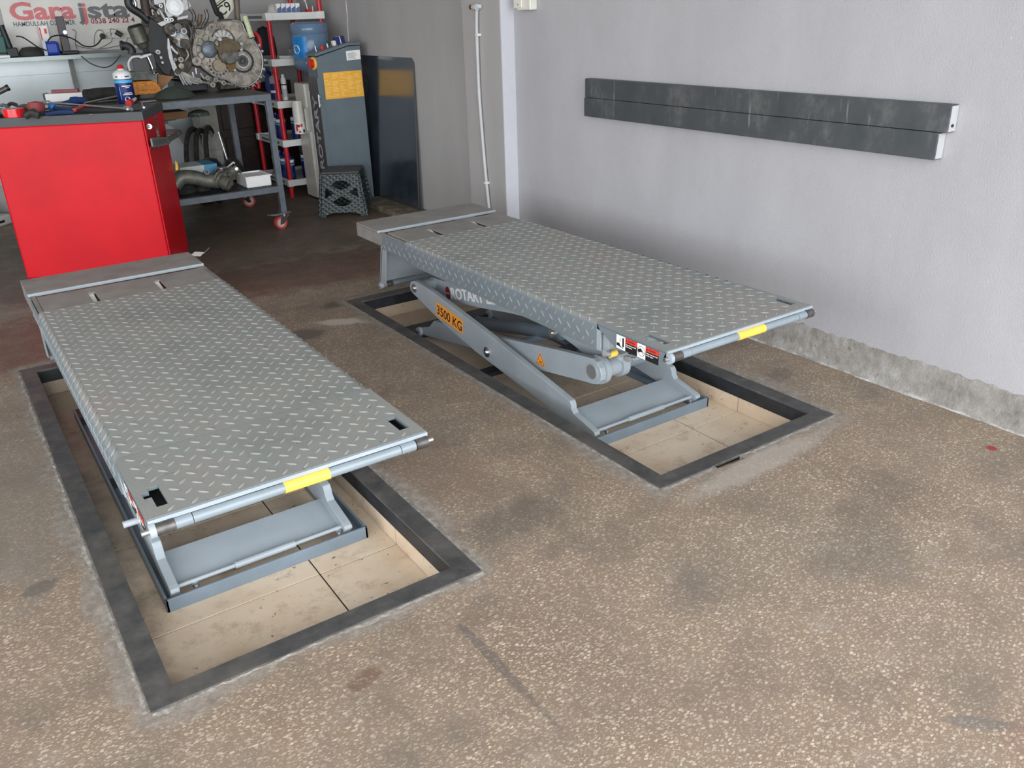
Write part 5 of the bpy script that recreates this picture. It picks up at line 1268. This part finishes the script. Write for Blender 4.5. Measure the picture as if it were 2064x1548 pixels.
# ------------------------------------------------------------------ plastic stool
R = thing('plastic_stool', 'dark green woven plastic stool beside the grey console', 'stool', (2.95, 6.95, 0))
yw = -.55; cx, cy = 2.912, 6.945
rot = Matrix.Translation((cx, cy, 0)) @ Matrix.Rotation(yw, 4, 'Z')
HS, BW_, TW = .375, .202, .158
obj('stool_seat', MB().box(-TW-.004, TW+.004, -TW-.004, TW+.004, HS-.022, HS, rot), stool_top, R, bevel=.012)
def lens(cx_, cy_, w_, h_, n=8, vert=False):
    pts = [(cx_+w_*math.cos(PI-PI*i/n), cy_+h_*math.sin(PI-PI*i/n)*(1 if True else 1)) for i in range(n+1)] + [(cx_+w_*math.cos(-PI*i/n), cy_+h_*math.sin(-PI*i/n)) for i in range(1, n)]
    return pts
H1 = HS-.02
outer = [(-BW_, 0), (-BW_+.055, 0), (-BW_+.065, .025), (-.08, .038), (.08, .038), (BW_-.065, .025), (BW_-.055, 0), (BW_, 0), (TW, H1), (-TW, H1)]
holes = [[(-.085, .268), (-.06, .292), (-.03, .302), (0, .305), (.03, .302), (.06, .292), (.085, .268), (.04, .240), (0, .226), (-.04, .240)], [(-.085, .128), (-.045, .150), (0, .176), (.045, .150), (.085, .128), (.05, .103), (0, .092), (-.05, .103)],
         [(-.142, .158), (-.132, .248), (-.062, .204)], [(.142, .158), (.132, .248), (.062, .204)]]
vs, fs = cutshape(outer, holes, .007)
tilt = math.atan2(BW_-TW, H1)
for k in range(4):
    Mx = rot @ Matrix.Rotation(k*PI/2, 4, 'Z') @ Matrix.Translation((0, -BW_, 0)) @ Matrix.Rotation(PI/2-tilt, 4, 'X') @ Matrix.Translation((0, 0, -.007))
    obj('stool_side', MB().add(vs, fs, Mx), stool_m, R)
for sx_ in (-1, 1):
    for sy_ in (-1, 1):
        a = rot @ Vector((sx_*BW_, sy_*BW_, .01)); b_ = rot @ Vector((sx_*TW, sy_*TW, HS-.015))
        obj('stool_foot', MB().box(sx_*(BW_-.028)-.032, sx_*(BW_-.028)+.032, sy_*(BW_-.028)-.032, sy_*(BW_-.028)+.032, 0, .022, rot), M('stool_foot_plastic', s(40, 62, 58), .5), R, bevel=.006)
        obj('stool_corner', MB().cyl(a, b_, .014, .012, n=10), stool_m, R, smooth=True)

# ------------------------------------------------------------------ red tool chest
P1 = Vector((1.177, 5.909, 0)); dl = Vector((-.909, .416, 0)); ds = Vector((.416, .909, 0)); Wt, Dt = .925, .590
R = thing('tool_chest', 'large red tool chest with a black top tray behind the nearer lift', 'tool chest', tuple(P1+dl*Wt/2+ds*Dt/2))
Mt = Matrix(((-dl.x, ds.x, 0, P1.x+dl.x*Wt), (-dl.y, ds.y, 0, P1.y+dl.y*Wt), (0, 0, 1, 0), (0, 0, 0, 1)))
obj('chest_body', MB().prism([Mt @ Vector(p) for p in ((0, 0, .05), (Wt-.006, 0, .05), (Wt-.006, 0, 1.02), (0, 0, 1.02))], ds*Dt), red_paint, R, bevel=.012)
obj('chest_side_panel', MB().prism([Mt @ Vector((Wt-.0065, y, z)) for y, z in ((.012, .06), (Dt-.035, .03), (Dt-.002, .085), (Dt-.002, 1.015), (.012, 1.015))], -dl*.010), red_paint, R, bevel=.003)
obj('chest_side_top', MB().prism([Mt @ Vector((Wt+.004, y, z)) for y, z in ((.03, .835), (Dt-.03, .835), (Dt-.03, .85), (.03, .85))], -dl*.004), M('deep_red_enamel', s(170, 16, 28), .35), R)
tr_ = obj('top_tray', MB().grid(-.008, Wt+.008, -.008, Dt+.008, 1.017, 1.070, [(.016, Wt-.016, .016, Dt-.016)]), M('charcoal_tray_plastic', s(66, 70, 72), .55, var=.06), R, bevel=.006)
tr_.data.transform(Matrix.Identity(4))
for v in tr_.data.vertices:
    wv = Mt @ (v.co + R.location); v.co = wv - R.location
tb = obj('tray_floor', MB().box(.01, Wt-.01, .01, Dt-.01, 1.021, 1.032, Mt), M('tray_floor_black', s(48, 48, 50), .7), R)
for x in (.06, Wt-.06):
    for y in (.08, Dt-.08):
        c = Mt @ Vector((x, y, .027)); obj('caster_wheel', MB().cyl(c+dl*.015, c-dl*.015, .026), black, R, smooth=True)
PS = Mt @ Vector((Wt+.012, 0, 0)); NS = -dl
def sd(px, py, o=0.): return at_plane(px, py, PS+NS*o, NS)
lk = obj('lock', MB().cyl(sd(301, 255), sd(301, 255, .012), .016, n=16).prism([sd(295.5, 251, .012), sd(305, 253, .012), sd(307, 255.5, .012), sd(304, 258, .012), sd(296, 259, .012)], NS*.006), chrome, R)
obj('key', MB().prism([sd(307, 254, .014), sd(314, 252.5, .014), sd(314, 254.5, .014), sd(307, 256.5, .014)], NS*.002), brass, lk)
ch = MB(); pts_ = [(314, 236), (315, 240), (315.5, 244), (316, 248), (316.5, 252), (317, 256), (317, 260), (317, 263)]
for k, (a, b) in enumerate(pts_): ch.ring(sd(a, b, .014+.003*(k % 2)), NS if k % 2 else ds, .0085, .0045, .003, 10)
obj('key_chain', ch, alu_dk, R)
obj('key_ring', MB().ring(sd(317, 266, .016), NS, .020, .014, .006, 16).ring(sd(319, 272, .018), NS, .016, .010, .005, 16).tube([sd(317, 270, .02), sd(318, 285, .03), sd(319, 292, .03), sd(321, 300, .02)], .003, n=6), M('tan_metal', s(146, 134, 116), .5, .5), R)
hd = obj('handle_bracket', MB().prism([sd(a, b, .018) for a, b in ((302, 279), (306, 277.5), (333, 276.5), (339, 279), (341, 284), (340, 289), (336, 292), (308, 298), (305, 296))], NS*.012), M('handle_grey', s(112, 116, 114), .5), R, bevel=.003)
obj('bracket_inset', MB().prism([sd(a, b, .031) for a, b in ((310, 282), (334, 279.5), (337, 284), (335, 288), (313, 293))], NS*.002), M('handle_dark', s(88, 92, 92), .5), hd)
HB = [sd(334, 285, .02), sd(352, 275, .06), sd(364, 269, .075), sd(366, 264, .075), sd(358, 261, .05), sd(334, 262, .02)]
obj('side_handle', MB().prism([sd(334, 278, .02), sd(360, 262, .07), sd(366, 266, .07), sd(366, 272, .07), sd(360, 276, .07), sd(341, 288, .02)], Vector((0, 0, .006))+NS*.008).prism([sd(334, 260, .02), sd(356, 260, .06), sd(362, 262, .07), sd(352, 268, .06), sd(334, 274, .02)], NS*.006), M('handle_brown_grey', s(92, 84, 80), .5), R, bevel=.004)
obj('yellow_latch', MB().prism([sd(353, 324, .004), sd(358, 330, .02), sd(359, 342, .02), sd(354, 344, .004)], ds*.02), yellow_tp, R)

# ------------------------------------------------------------------ tools lying in the chest tray (floor of the tray z = 1.032)
ZT = 1.071
def tz_(px, py, z=ZT): return at(px, py, z=z)
def stand(p, z0=1.033): return Vector((p.x, p.y, z0))
q = tz_(32, 236, 1.072)
R = thing('tape_roll', 'roll of bright red tape at the left end of the tool chest tray', 'tape', (q.x, q.y+.04, 1.07))
obj('roll_body', MB().lathe([(.045, 0), (.062, 0), (.062, .048), (.045, .048)], (q.x, q.y+.05, 1.071), n=28), M('bright_red_tape', s(228, 22, 34), .25, coat=.3), R, smooth=True)
obj('roll_core', MB().ring((q.x, q.y+.05, 1.071), (0, 0, 1), .045, .040, .048), cardb, R, smooth=True)
q = tz_(258, 212, 1.05)
R = thing('spray_bottle', 'white and navy aerosol can with a red nozzle on the tool chest', 'spray can', (q.x, q.y, 1.033))
hz_ = at(243, 130, y=q.y).z-1.033
sc_ = hz_/.34; rr = .060
Mx = Matrix.Translation((q.x, q.y, 1.033))
def LP(pr_): return MB().lathe([(r, z*sc_) for r, z in pr_], n=32, M=Mx)
obj('can_body', LP([(0, 0), (rr*.97, 0), (rr, .006), (rr, .20), (0, .20)]), navy, R, smooth=True)
obj('can_stripe', LP([(0, .20), (rr*1.002, .20), (rr*1.002, .223), (0, .223)]), cyan_m, R, smooth=True)
obj('can_stripe', LP([(0, .223), (rr, .223), (rr, .230), (0, .230)]), navy, R, smooth=True)
obj('can_shoulder', LP([(0, .230), (rr, .230), (rr, .262), (rr*.95, .276), (rr*.75, .288), (rr*.45, .298), (rr*.36, .302), (rr*.36, .308), (0, .308)]), white_pl, R, smooth=True)
obj('nozzle', LP([(0, .308), (rr*.40, .308), (rr*.30, .330), (rr*.18, .340), (0, .340)]), _mc['switch_red'], R, smooth=True)
vd = (Vector((q.x, q.y, 0))-Vector((0, 0, 0))).normalized()*-1; sdv = Vector((-vd.y, vd.x, 0))
def band(a0, a1, z0, z1, mat, nm='label_mark'):
    vs = []; n_ = max(2, int(abs(a1-a0)/.12)+1)
    for i in range(n_+1):
        a = a0+(a1-a0)*i/n_; d = vd*math.cos(a)+sdv*math.sin(a)
        for z in (z0, z1): vs.append(Vector((q.x, q.y, 1.033+z*sc_))+d*(rr*1.008))
    return obj(nm, MB().add(vs, [(2*i, 2*i+2, 2*i+3, 2*i+1) for i in range(n_)]), mat, R)
band(-.25, .75, .172, .179, white_p); band(.1, .55, .160, .166, white_p); band(-.1, .75, .118, .124, white_p); band(-.3, .85, .106, .112, white_p)
band(-.05, -.0, .244, .254, grey_p); band(.25, .8, .244, .254, navy); band(-.8, -.55, .244, .254, navy); band(-.6, -.52, .07, .17, cyan_m)
ds_ = []
for i in range(16):
    t = 2*PI*i/16; a = .12+.30*math.cos(t); d = vd*math.cos(a)+sdv*math.sin(a); ds_.append(Vector((q.x, q.y, 1.033+(.072+.020*math.sin(t))*sc_))+d*(rr*1.008))
obj('label_emblem', MB().add(ds_, [tuple(range(16))]), white_p, R)
for k in range(7):
    a = .2+PI*k/6; p0 = (.55, .018)
    aa = p0[0]+.30*math.cos(a-.2); zz_ = p0[1]+.020*math.sin(a-.2)
    d0 = vd*math.cos(p0[0])+sdv*math.sin(p0[0]); d1 = vd*math.cos(aa)+sdv*math.sin(aa)
    obj('label_mark', MB().cyl(Vector((q.x, q.y, 1.033+p0[1]*sc_))+d0*rr*1.005, Vector((q.x, q.y, 1.033+zz_*sc_))+d1*rr*1.005, .0016, n=4), white_p, R)
# breaker bars and ratchet
def rod(name, a, b, z0, z1, r, mat, lab, cat, head=None, hm=None):
    R = thing(name, lab, cat, tuple((a+b)/2)); A_, B_ = Vector((a.x, a.y, z0)), Vector((b.x, b.y, z1))
    obj('shaft', MB().cyl(A_, B_, r), mat, R, smooth=True)
    if head:
        d = (B_-A_).normalized()
        obj('head', MB().cyl(B_-d*.01, B_+d*head, r*2.3).cyl(B_+d*head, B_+d*(head+.025), r*1.4), hm or chrome, R, smooth=True)
        obj('grip', MB().cyl(A_-d*.03, A_+d*.02, r*1.8), hm or chrome, R, smooth=True)
    return R
rod('breaker_bar', at(95, 207, z=1.10), at(254, 219, z=1.085), 1.10, 1.082, .0085, chrome, 'long chrome breaker bar lying across the tool chest top', 'wrench', .03)
rod('ratchet_bar', at(170, 210, z=1.075), at(236, 196, z=1.085), 1.08, 1.09, .008, chrome, 'shorter chrome bar lying behind the long breaker bar', 'wrench')
R = thing('spark_plug', 'white ceramic spark plug with a red collar beside the can', 'spark plug', tuple(at(262, 204, z=1.09)))
a, b_ = at(259, 209, z=1.085), at(273, 199, z=1.10)
obj('ceramic', MB().cyl(a+(b_-a)*.3, b_, .015, .009), white_pl, R, smooth=True)
obj('collar', MB().cyl(a, a+(b_-a)*.32, .021), _mc['switch_red'], R, smooth=True)
a, b_ = at(284, 205, z=1.075), at(290, 217, z=1.075)
tag(obj('open_spanner', MB().tube([a, (a+b_)/2, b_], .006, n=8).ring(b_, (0, 0, 1), .016, .009, .006, 12), chrome, smooth=True), 'small chrome spanner at the rear right corner of the chest', 'spanner')
q = tz_(113, 222, 1.075)
R = thing('blue_screwdriver', 'blue handled tool in the middle of the tool chest tray', 'screwdriver', (q.x, q.y+.05, 1.06))
a, b_ = tz_(108, 221), tz_(150, 223)
obj('handle_knob', MB().lathe([(0, -.028), (.014, -.024), (.026, -.008), (.028, .004), (.02, .02), (0, .027)], (a.x, a.y+.02, 1.085), n=18), M('mid_blue', s(44, 116, 196), .35), R, smooth=True)
obj('handle', MB().cyl((a.x, a.y+.02, 1.08), (b_.x, b_.y+.02, 1.075), .016), M('dull_blue', s(40, 62, 100), .5), R, smooth=True)
R = thing('folded_cloth', 'dark blue cloth lying near the front of the tool chest tray', 'cloth', (q.x, q.y, 1.06))
a, b_ = tz_(92, 234), tz_(150, 229)
obj('cloth_fold', MB().tube([Vector((a.x, a.y+.015, 1.078)), Vector(((a.x+b_.x)/2, (a.y+b_.y)/2+.02, 1.084)), Vector((b_.x, b_.y+.015, 1.078))], .014, n=8), M('navy_cloth', s(30, 50, 92), .8), R, smooth=True)
R = thing('red_pliers', 'red handled pliers lying on the right of the tool chest tray', 'pliers', tuple(tz_(170, 222)))
a, b_, c_ = tz_(152, 226), tz_(172, 219), tz_(187, 219)
for k in (0, 1): obj('grip', MB().tube([Vector((a.x, a.y+.02+.02*k, 1.082)), Vector((b_.x, b_.y+.01+.015*k, 1.086)), Vector((c_.x, c_.y+.01*k, 1.082))], .011, n=8), M('pliers_red', s(206, 66, 58), .45), R, smooth=True)
obj('jaws', MB().box(c_.x, c_.x+.05, c_.y-.008, c_.y+.012, 1.074, 1.088), steel_dk, R, bevel=.003)
R = thing('rounded_grip', 'dull red rounded grip standing behind the tape roll', 'tool', tuple(tz_(76, 212)))
q = tz_(76, 225)
obj('grip_body', MB().lathe([(0, 0), (.05, 0), (.055, .03), (.045, .055), (0, .062)], (q.x, q.y+.03, 1.072), n=20), M('dull_red', s(156, 70, 72), .6), R, smooth=True)
q = tz_(73, 226); tag(obj('orange_tip', MB().cyl((q.x, q.y+.03, 1.08), (q.x, q.y+.03, 1.11), .009, .015, n=12), M('orange_plastic', s(224, 120, 70), .5), smooth=True), 'small orange cap among the tools in the tray', 'cap')
for k, (a0, b0, z, r, col, lab) in enumerate((((2, 212), (22, 222), 1.085, .012, (96, 100, 100), 'grey wrench at the left edge of the tool chest tray'), ((0, 224), (14, 232), 1.08, .016, (104, 108, 116), 'grey tool beside the red tape roll'), ((40, 216), (70, 222), 1.085, .016, (84, 72, 66), 'brown leather strap behind the red tape roll'), ((50, 234), (80, 232), 1.085, .022, (52, 52, 52), 'black tool pouch right of the red tape roll'), ((14, 214), (36, 212), 1.085, .012, (60, 60, 62), 'black lever behind the red tape roll'))):
    a, b_ = at(*a0, z=z), at(*b0, z=z)
    tag(obj('hand_tool', MB().tube([a+Vector((0, .02, -.004)), (a+b_)/2+Vector((0, .03, .012)), b_+Vector((0, .02, -.004))], r, n=8), M('tool_col_%d' % k, s(*col), .55, var=.2), smooth=True), lab, 'tool', 'hand tools in the tool chest tray')
for lab_, px, py in (('tiny bright steel bit beside the blue handled tool', 96, 224), ('tiny bright steel bit on the front rim below the dark blue cloth', 140, 236), ('tiny bright steel bit on the front rim below the red pliers', 183, 233), ('tiny bright steel bit on the front rim, leftmost of its kind', 92, 238)):
    q = tz_(px, py); tag(obj('drill_bit', MB().cyl((q.x-.012, q.y+.006, 1.075), (q.x+.014, q.y+.010, 1.075), .004, n=8), chrome), lab_, 'bit', 'small steel bits on the tray rim')
a, b_ = at(93, 206, z=1.055), at(172, 202, z=1.055)
dv_ = (b_-a).normalized()
R = thing('white_case', 'white and black flat case with a red bar, on the bench behind the chest', 'case', tuple((a+b_)/2))
def fr_(u0, u1, v0, v1, z0, z1):
    nv = Vector((-dv_.y, dv_.x, 0)); P_ = [a+dv_*(L_*u0)+nv*v0 for L_ in ((b_-a).length,)][0]
    Ln = (b_-a).length
    q_ = [a+dv_*Ln*u0+nv*v0, a+dv_*Ln*u1+nv*v0, a+dv_*Ln*u1+nv*v1, a+dv_*Ln*u0+nv*v1]
    return MB().prism([Vector((p.x, p.y, z0)) for p in q_], (0, 0, z1-z0))
obj('case_body', fr_(0, 1, 0, .10, 1.053, 1.112), white_pl, R, bevel=.004)
obj('case_frame', fr_(-.04, .0, -.004, .104, 1.053, 1.115), black, R, bevel=.002)
obj('red_bar', fr_(.14, .82, .05, .09, 1.1125, 1.135), M('dull_dark_red', s(140, 66, 74), .5), R, bevel=.002)
a, b_ = at(128, 212, z=1.07), at(172, 208, z=1.07)
tag(obj('blue_rag', MB().tube([a+Vector((0, .01, .01)), (a+b_)/2+Vector((0, .01, .022)), b_+Vector((0, .01, .018))], [.014, .028, .024], n=10), M('deep_blue_cloth', s(20, 56, 112), .8), smooth=True), 'deep blue rag in front of the flat white case', 'rag')
a, b_ = at(176, 206, z=1.06), at(236, 200, z=1.06)
tag(obj('black_pouch', MB().tube([a+Vector((0, .03, .042)), (a+b_)/2+Vector((0, .03, .045)), b_+Vector((0, .03, .042))], .045, n=12), M('sooty_black', s(52, 50, 48), .8, var=.3, vs=20), smooth=True), 'sooty black tool bag left of the spray can', 'bag')

# ------------------------------------------------------------------ back wall: sign, wall panels and shelf
YW = YB
R = thing('wall_sign', 'white wall sign with a red and grey workshop name', 'sign', (1.2, 8.78, 1.38))
sx0 = at(4, 30, y=8.77).x
sb = obj('sign_board', MB().box(sx0, 2.25, 8.775, 8.799, 1.36, 2.15), sign_m, R, bevel=.001)
def ws(px, py): return at(px, py, y=8.773)
def wtext(nm, t, pa, pb, h, mat, **k):
    a, b = ws(*pa), ws(*pb); xd = (b-a); xd.y = 0
    return text(nm, t, a, (1, 0, 0), (0, 0, 1), h, mat, sb, width=xd.length, thick=.001, **k)
hh = ws(30, 12).z-ws(36, 40).z
wtext('sign_lettering', 'Gara', (23, 40), (154, 36), .135, sign_red, bold=.032)
wtext('sign_lettering', 'sta', (179, 36), (262, 32), .135, grey_p, bold=.032)
wtext('sign_lettering', 'j', (158, 38), (172, 38), .135, grey_p, bold=.03)
wtext('sign_lettering', 'j', (166, 38), (178, 38), .135, sign_red, bold=.03)
wtext('sign_name', 'HAMDULLAH ÖZDEMİR', (28, 53.5), (153, 50.5), .036, grey_p, bold=.02)
wtext('sign_phone', '0538 240 22 4', (184, 47.5), (272, 44.5), .042, sign_dkred, bold=.015)
struct('trim_6', MB().box(-1.0, 2.2, 8.760, 8.799, 1.19, 1.335), panel_m)
struct('trim_7', MB().box(-1.0, 2.2, 8.775, 8.799, .30, 1.188), panel_m)
zs = at(100, 116, y=8.46).z
R = thing('wall_shelf', 'galvanised steel wall shelf below the white sign', 'shelf', (.7, 8.6, zs))
xe = at(262, 106, y=8.46).x
obj('shelf_plate', MB().box(-.8, xe, 8.46, 8.758, zs+.006, zs+.012), shelf_m, R)
obj('shelf_lip', MB().box(-.8, xe, 8.455, 8.461, zs-.022, zs+.013), shelf_m, R, bevel=.001)
p0, p1 = at(142, 118, y=8.72), at(165, 188, y=8.72)
obj('shelf_post', MB().box(p0.x-.018, p0.x+.018, 8.715, 8.755, p1.z-.4, zs+.004), M('post_grey_green', s(110, 116, 112), .5), R)
ZS = zs+.0125
def sh_(px): return at(px, 100, y=8.6).x
R = thing('cordless_drill', 'dark green power tool at the left end of the wall shelf', 'power tool', (sh_(8), 8.6, ZS))
obj('tool_body', MB().box(sh_(-12), sh_(14), 8.55, 8.66, ZS+.03, ZS+.17), green_m, R, bevel=.012)
obj('tool_grip', MB().cyl((sh_(22), 8.58, ZS+.02), (sh_(14), 8.58, ZS+.25), .026, .022), M('dark_green_black', s(24, 38, 34), .5), R, smooth=True)
obj('tool_base', MB().box(sh_(12), sh_(34), 8.54, 8.64, ZS+.001, ZS+.075), M('dark_green_black', s(24, 38, 34)), R, bevel=.008)
obj('tool_top', MB().lathe([(0, 0), (.04, 0), (.035, .05), (0, .08)], (sh_(-2), 8.6, ZS+.165), n=16), M('grey_plastic', s(120, 122, 124), .5), R, smooth=True)
tag(obj('white_box_flat', MB().box(sh_(-16), sh_(14), 8.48, 8.54, ZS+.001, ZS+.022), white_pl, bevel=.002), 'thin white box at the front left of the wall shelf', 'box')
tag(obj('dark_bag', MB().lathe([(0, 0), (.09, 0), (.095, .035), (.06, .07), (0, .075)], (sh_(61), 8.58, ZS+.001), n=14), M('dark_bag_cloth', s(56, 54, 50), .8), smooth=True), 'dark cloth bundle beside the power tool on the wall shelf', 'bag')
R = thing('blue_pack', 'blue plastic pack on the wall shelf', 'pack', (sh_(106), 8.6, ZS))
obj('pack_body', MB().box(sh_(90), sh_(120), 8.56, 8.66, ZS+.001, ZS+.11), M('royal_blue', s(26, 68, 178), .4, var=.15), R, bevel=.022)
obj('pack_front', MB().box(sh_(86), sh_(93), 8.545, 8.57, ZS+.001, ZS+.12), M('pack_pale', s(176, 186, 204), .4), R, bevel=.002)
R = thing('parts_box', 'red and white parts box standing behind the blue pack', 'box', (sh_(97), 8.72, ZS))
obj('box_body', MB().box(sh_(91), sh_(109), 8.69, 8.74, ZS+.001, ZS+.235), white_p, R, bevel=.002)
obj('red_mark', MB().box(sh_(91)+.002, sh_(94), 8.6885, 8.6899, ZS+.12, ZS+.22).box(sh_(101), sh_(106), 8.6885, 8.6899, ZS+.17, ZS+.21), red_p, R)
R = thing('speaker_tower', 'slim black device with a glowing blue light on the shelf', 'speaker', (sh_(132), 8.58, ZS))
xa, xb = sh_(126), sh_(141)
obj('tower_body', MB().box(xa, xb, 8.55, 8.62, ZS+.001, ZS+.30), M('dark_brown_black', s(46, 34, 40), .35), R, bevel=.004)
q = at(131, 65, y=8.548)
mbl = bpy.data.materials.new('blue_led'); mbl.use_nodes = True; bb_ = mbl.node_tree.nodes['Principled BSDF']
bb_.inputs['Emission Color'].default_value = (.15, .3, 1, 1); bb_.inputs['Emission Strength'].default_value = 9
obj('blue_light', MB().cyl((q.x, 8.551, q.z), (q.x, 8.545, q.z), .014), mbl, R, smooth=True)
obj('tower_foot', MB().box(sh_(122), sh_(156), 8.52, 8.66, ZS+.001, ZS+.03), black, R, bevel=.01)
P = [at(a, b, y=8.53) for a, b in ((32, 73), (45, 75), (60, 84), (78, 96), (94, 102))]; tag(obj('black_cable', MB().tube(P, .006, n=6), black, smooth=True), 'black cable running from the power tool along the wall shelf', 'cable')
P = [at(a, b, y=8.50) for a, b in ((96, 84), (103, 75), (118, 71), (132, 73), (150, 80), (168, 92), (185, 94), (197, 88), (206, 76))]; tag(obj('power_cable', MB().tube(P, .006, n=6), black, smooth=True), 'black mains cable plugged into the wall socket strip', 'cable')
R = thing('socket_strip', 'white socket strip with black plugs on the wall above the shelf', 'socket strip', (at(225, 72, y=8.76).x, 8.75, at(225, 78, y=8.76).z))
a, b_ = at(198, 78, y=8.755), at(270, 66, y=8.755)
obj('strip_body', MB().box(a.x, b_.x+.05, 8.745, 8.774, a.z-.004, a.z+.075), offwhite, R, bevel=.006)
q = at(207, 73, y=8.74); obj('black_plug', MB().cyl((q.x, 8.745, q.z), (q.x, 8.70, q.z), .026, .018), black, R, smooth=True)
for px in (219, 228): q = at(px, 71, y=8.744); obj('socket_dish', MB().ring((q.x, 8.746, q.z), (0, -1, 0), .022, .018, .003), M('strip_shadow_plastic', s(184, 180, 172), .5), R, smooth=True)
q0, q1 = at(233, 64, y=8.71), at(246, 72, y=8.70); obj('adapter_plug', MB().cyl(q0, q1, .022, .020), M('adapter_dark', s(48, 52, 48), .5), R, bevel=.004)
for lab_, pts in zip(('thin grey cable dropping just right of the glowing speaker', 'thin grey cable looping over the black mains plug', 'short thin grey cable rising to the dark adapter', 'thin grey cable sagging below the middle of the socket strip', 'thin grey cable right of the dark adapter', 'longest thin grey cable lying flat along the shelf rear'), ([(145, 59), (153, 64), (152, 80), (153, 92), (156, 99)], [(190, 90), (191, 72), (196, 62), (204, 61), (210, 66)], [(225, 70), (222, 62), (224, 58), (232, 60)], [(226, 76), (224, 84), (210, 93), (200, 97)], [(258, 76), (253, 86), (248, 92)], [(152, 90), (165, 95), (190, 99), (215, 97), (240, 92), (262, 90)])):
    tag(obj('thin_cable', MB().tube([at(a_, b2, y=8.72) for a_, b2 in pts], .003, n=5), M('thin_cable_grey', s(108, 104, 98), .6), smooth=True), lab_, 'cable', 'thin cables at the socket strip')
P = [at(a_, b2, y=8.44) for a_, b2 in ((164, 113), (178, 125), (195, 133), (212, 136), (228, 129), (243, 111))]; tag(obj('hanging_cable', MB().tube(P, .0055, n=6), M('grey_cable', s(70, 72, 72), .5), smooth=True), 'dark cable sagging below the front edge of the wall shelf', 'cable')
q = at(0, 190, y=7.6); R = thing('broom_handle', 'dark rod end entering the picture left of the tool chest tools', 'rod', tuple(q))
a, b_ = at(13, 178, y=7.6), at(-60, 214, y=7.6)
obj('rod', MB().cyl(a, a+(b_-a)*(a.z/(a.z-b_.z)), .020), steel_dk, R, smooth=True)
obj('rod_tip', MB().cyl(a, a+(a-b_).normalized()*.02, .023), black, R, smooth=True)
# things at the left picture edge on the floor, and litter
q0 = at(-2, 459, z=0); q1 = at(27, 441, z=0); an = math.atan2(min(q1.y, 8.6)-q0.y, q1.x-q0.x)
Mc = Matrix.Translation(q0) @ Matrix.Rotation(an, 4, 'Z')
R = thing('white_crate', 'white plastic crate on the floor left of the tool chest', 'crate', tuple(q0))
obj('crate_body', MB().box(-.22, .17, .0, .22, .0, .085, Mc), white_pl, R, bevel=.015)
obj('crate_slot', MB().box(.02, .08, -.002, -.0005, .030, .050, Mc), black, R)
b0 = Mc @ Vector((.06, .08, 0))
tag(obj('tan_ball', MB().lathe([(0, 0), (.04, .01), (.052, .05), (.04, .085), (0, .095)], (b0.x, b0.y, .087), n=16), M('tan_rubber', s(168, 128, 104), .6), smooth=True), 'round tan thing lying on the white crate', 'part')
b0 = Mc @ Vector((-.02, .36, 0)); b0.y = min(b0.y, 8.62)
tag(obj('grey_drum', MB().lathe([(0, 0), (.12, 0), (.12, .34), (.10, .38), (0, .38)], (b0.x, b0.y, 0), n=24), M('mottled_grey', s(120, 118, 116), .6, var=.35, vs=24), smooth=True), 'mottled grey canister standing behind the white crate', 'canister')
q = at(402, 516, z=0)
R = thing('torn_wrapper', 'small torn white wrapper on the floor behind the nearer lift', 'litter', (q.x, q.y, 0))
obj('wrapper_piece', MB().add([(q.x-.06, q.y+.03, .004), (q.x+.0, q.y-.03, .004), (q.x+.04, q.y+.0, .022), (q.x+.02, q.y+.035, .012), (q.x-.02, q.y+.03, .03)], [(0, 1, 4), (1, 2, 4), (2, 3, 4), (3, 0, 4)]).add([(q.x+.035, q.y, .01), (q.x+.10, q.y+.06, .035), (q.x+.095, q.y+.075, .03), (q.x+.03, q.y+.012, .008)], [(0, 1, 2, 3)]), white_p, R)
obj('wrapper_strip', MB().box(q.x-.06, q.x+.0, q.y+.045, q.y+.055, .0, .012), white_p, R)
for o in list(bpy.data.objects): clean(o)
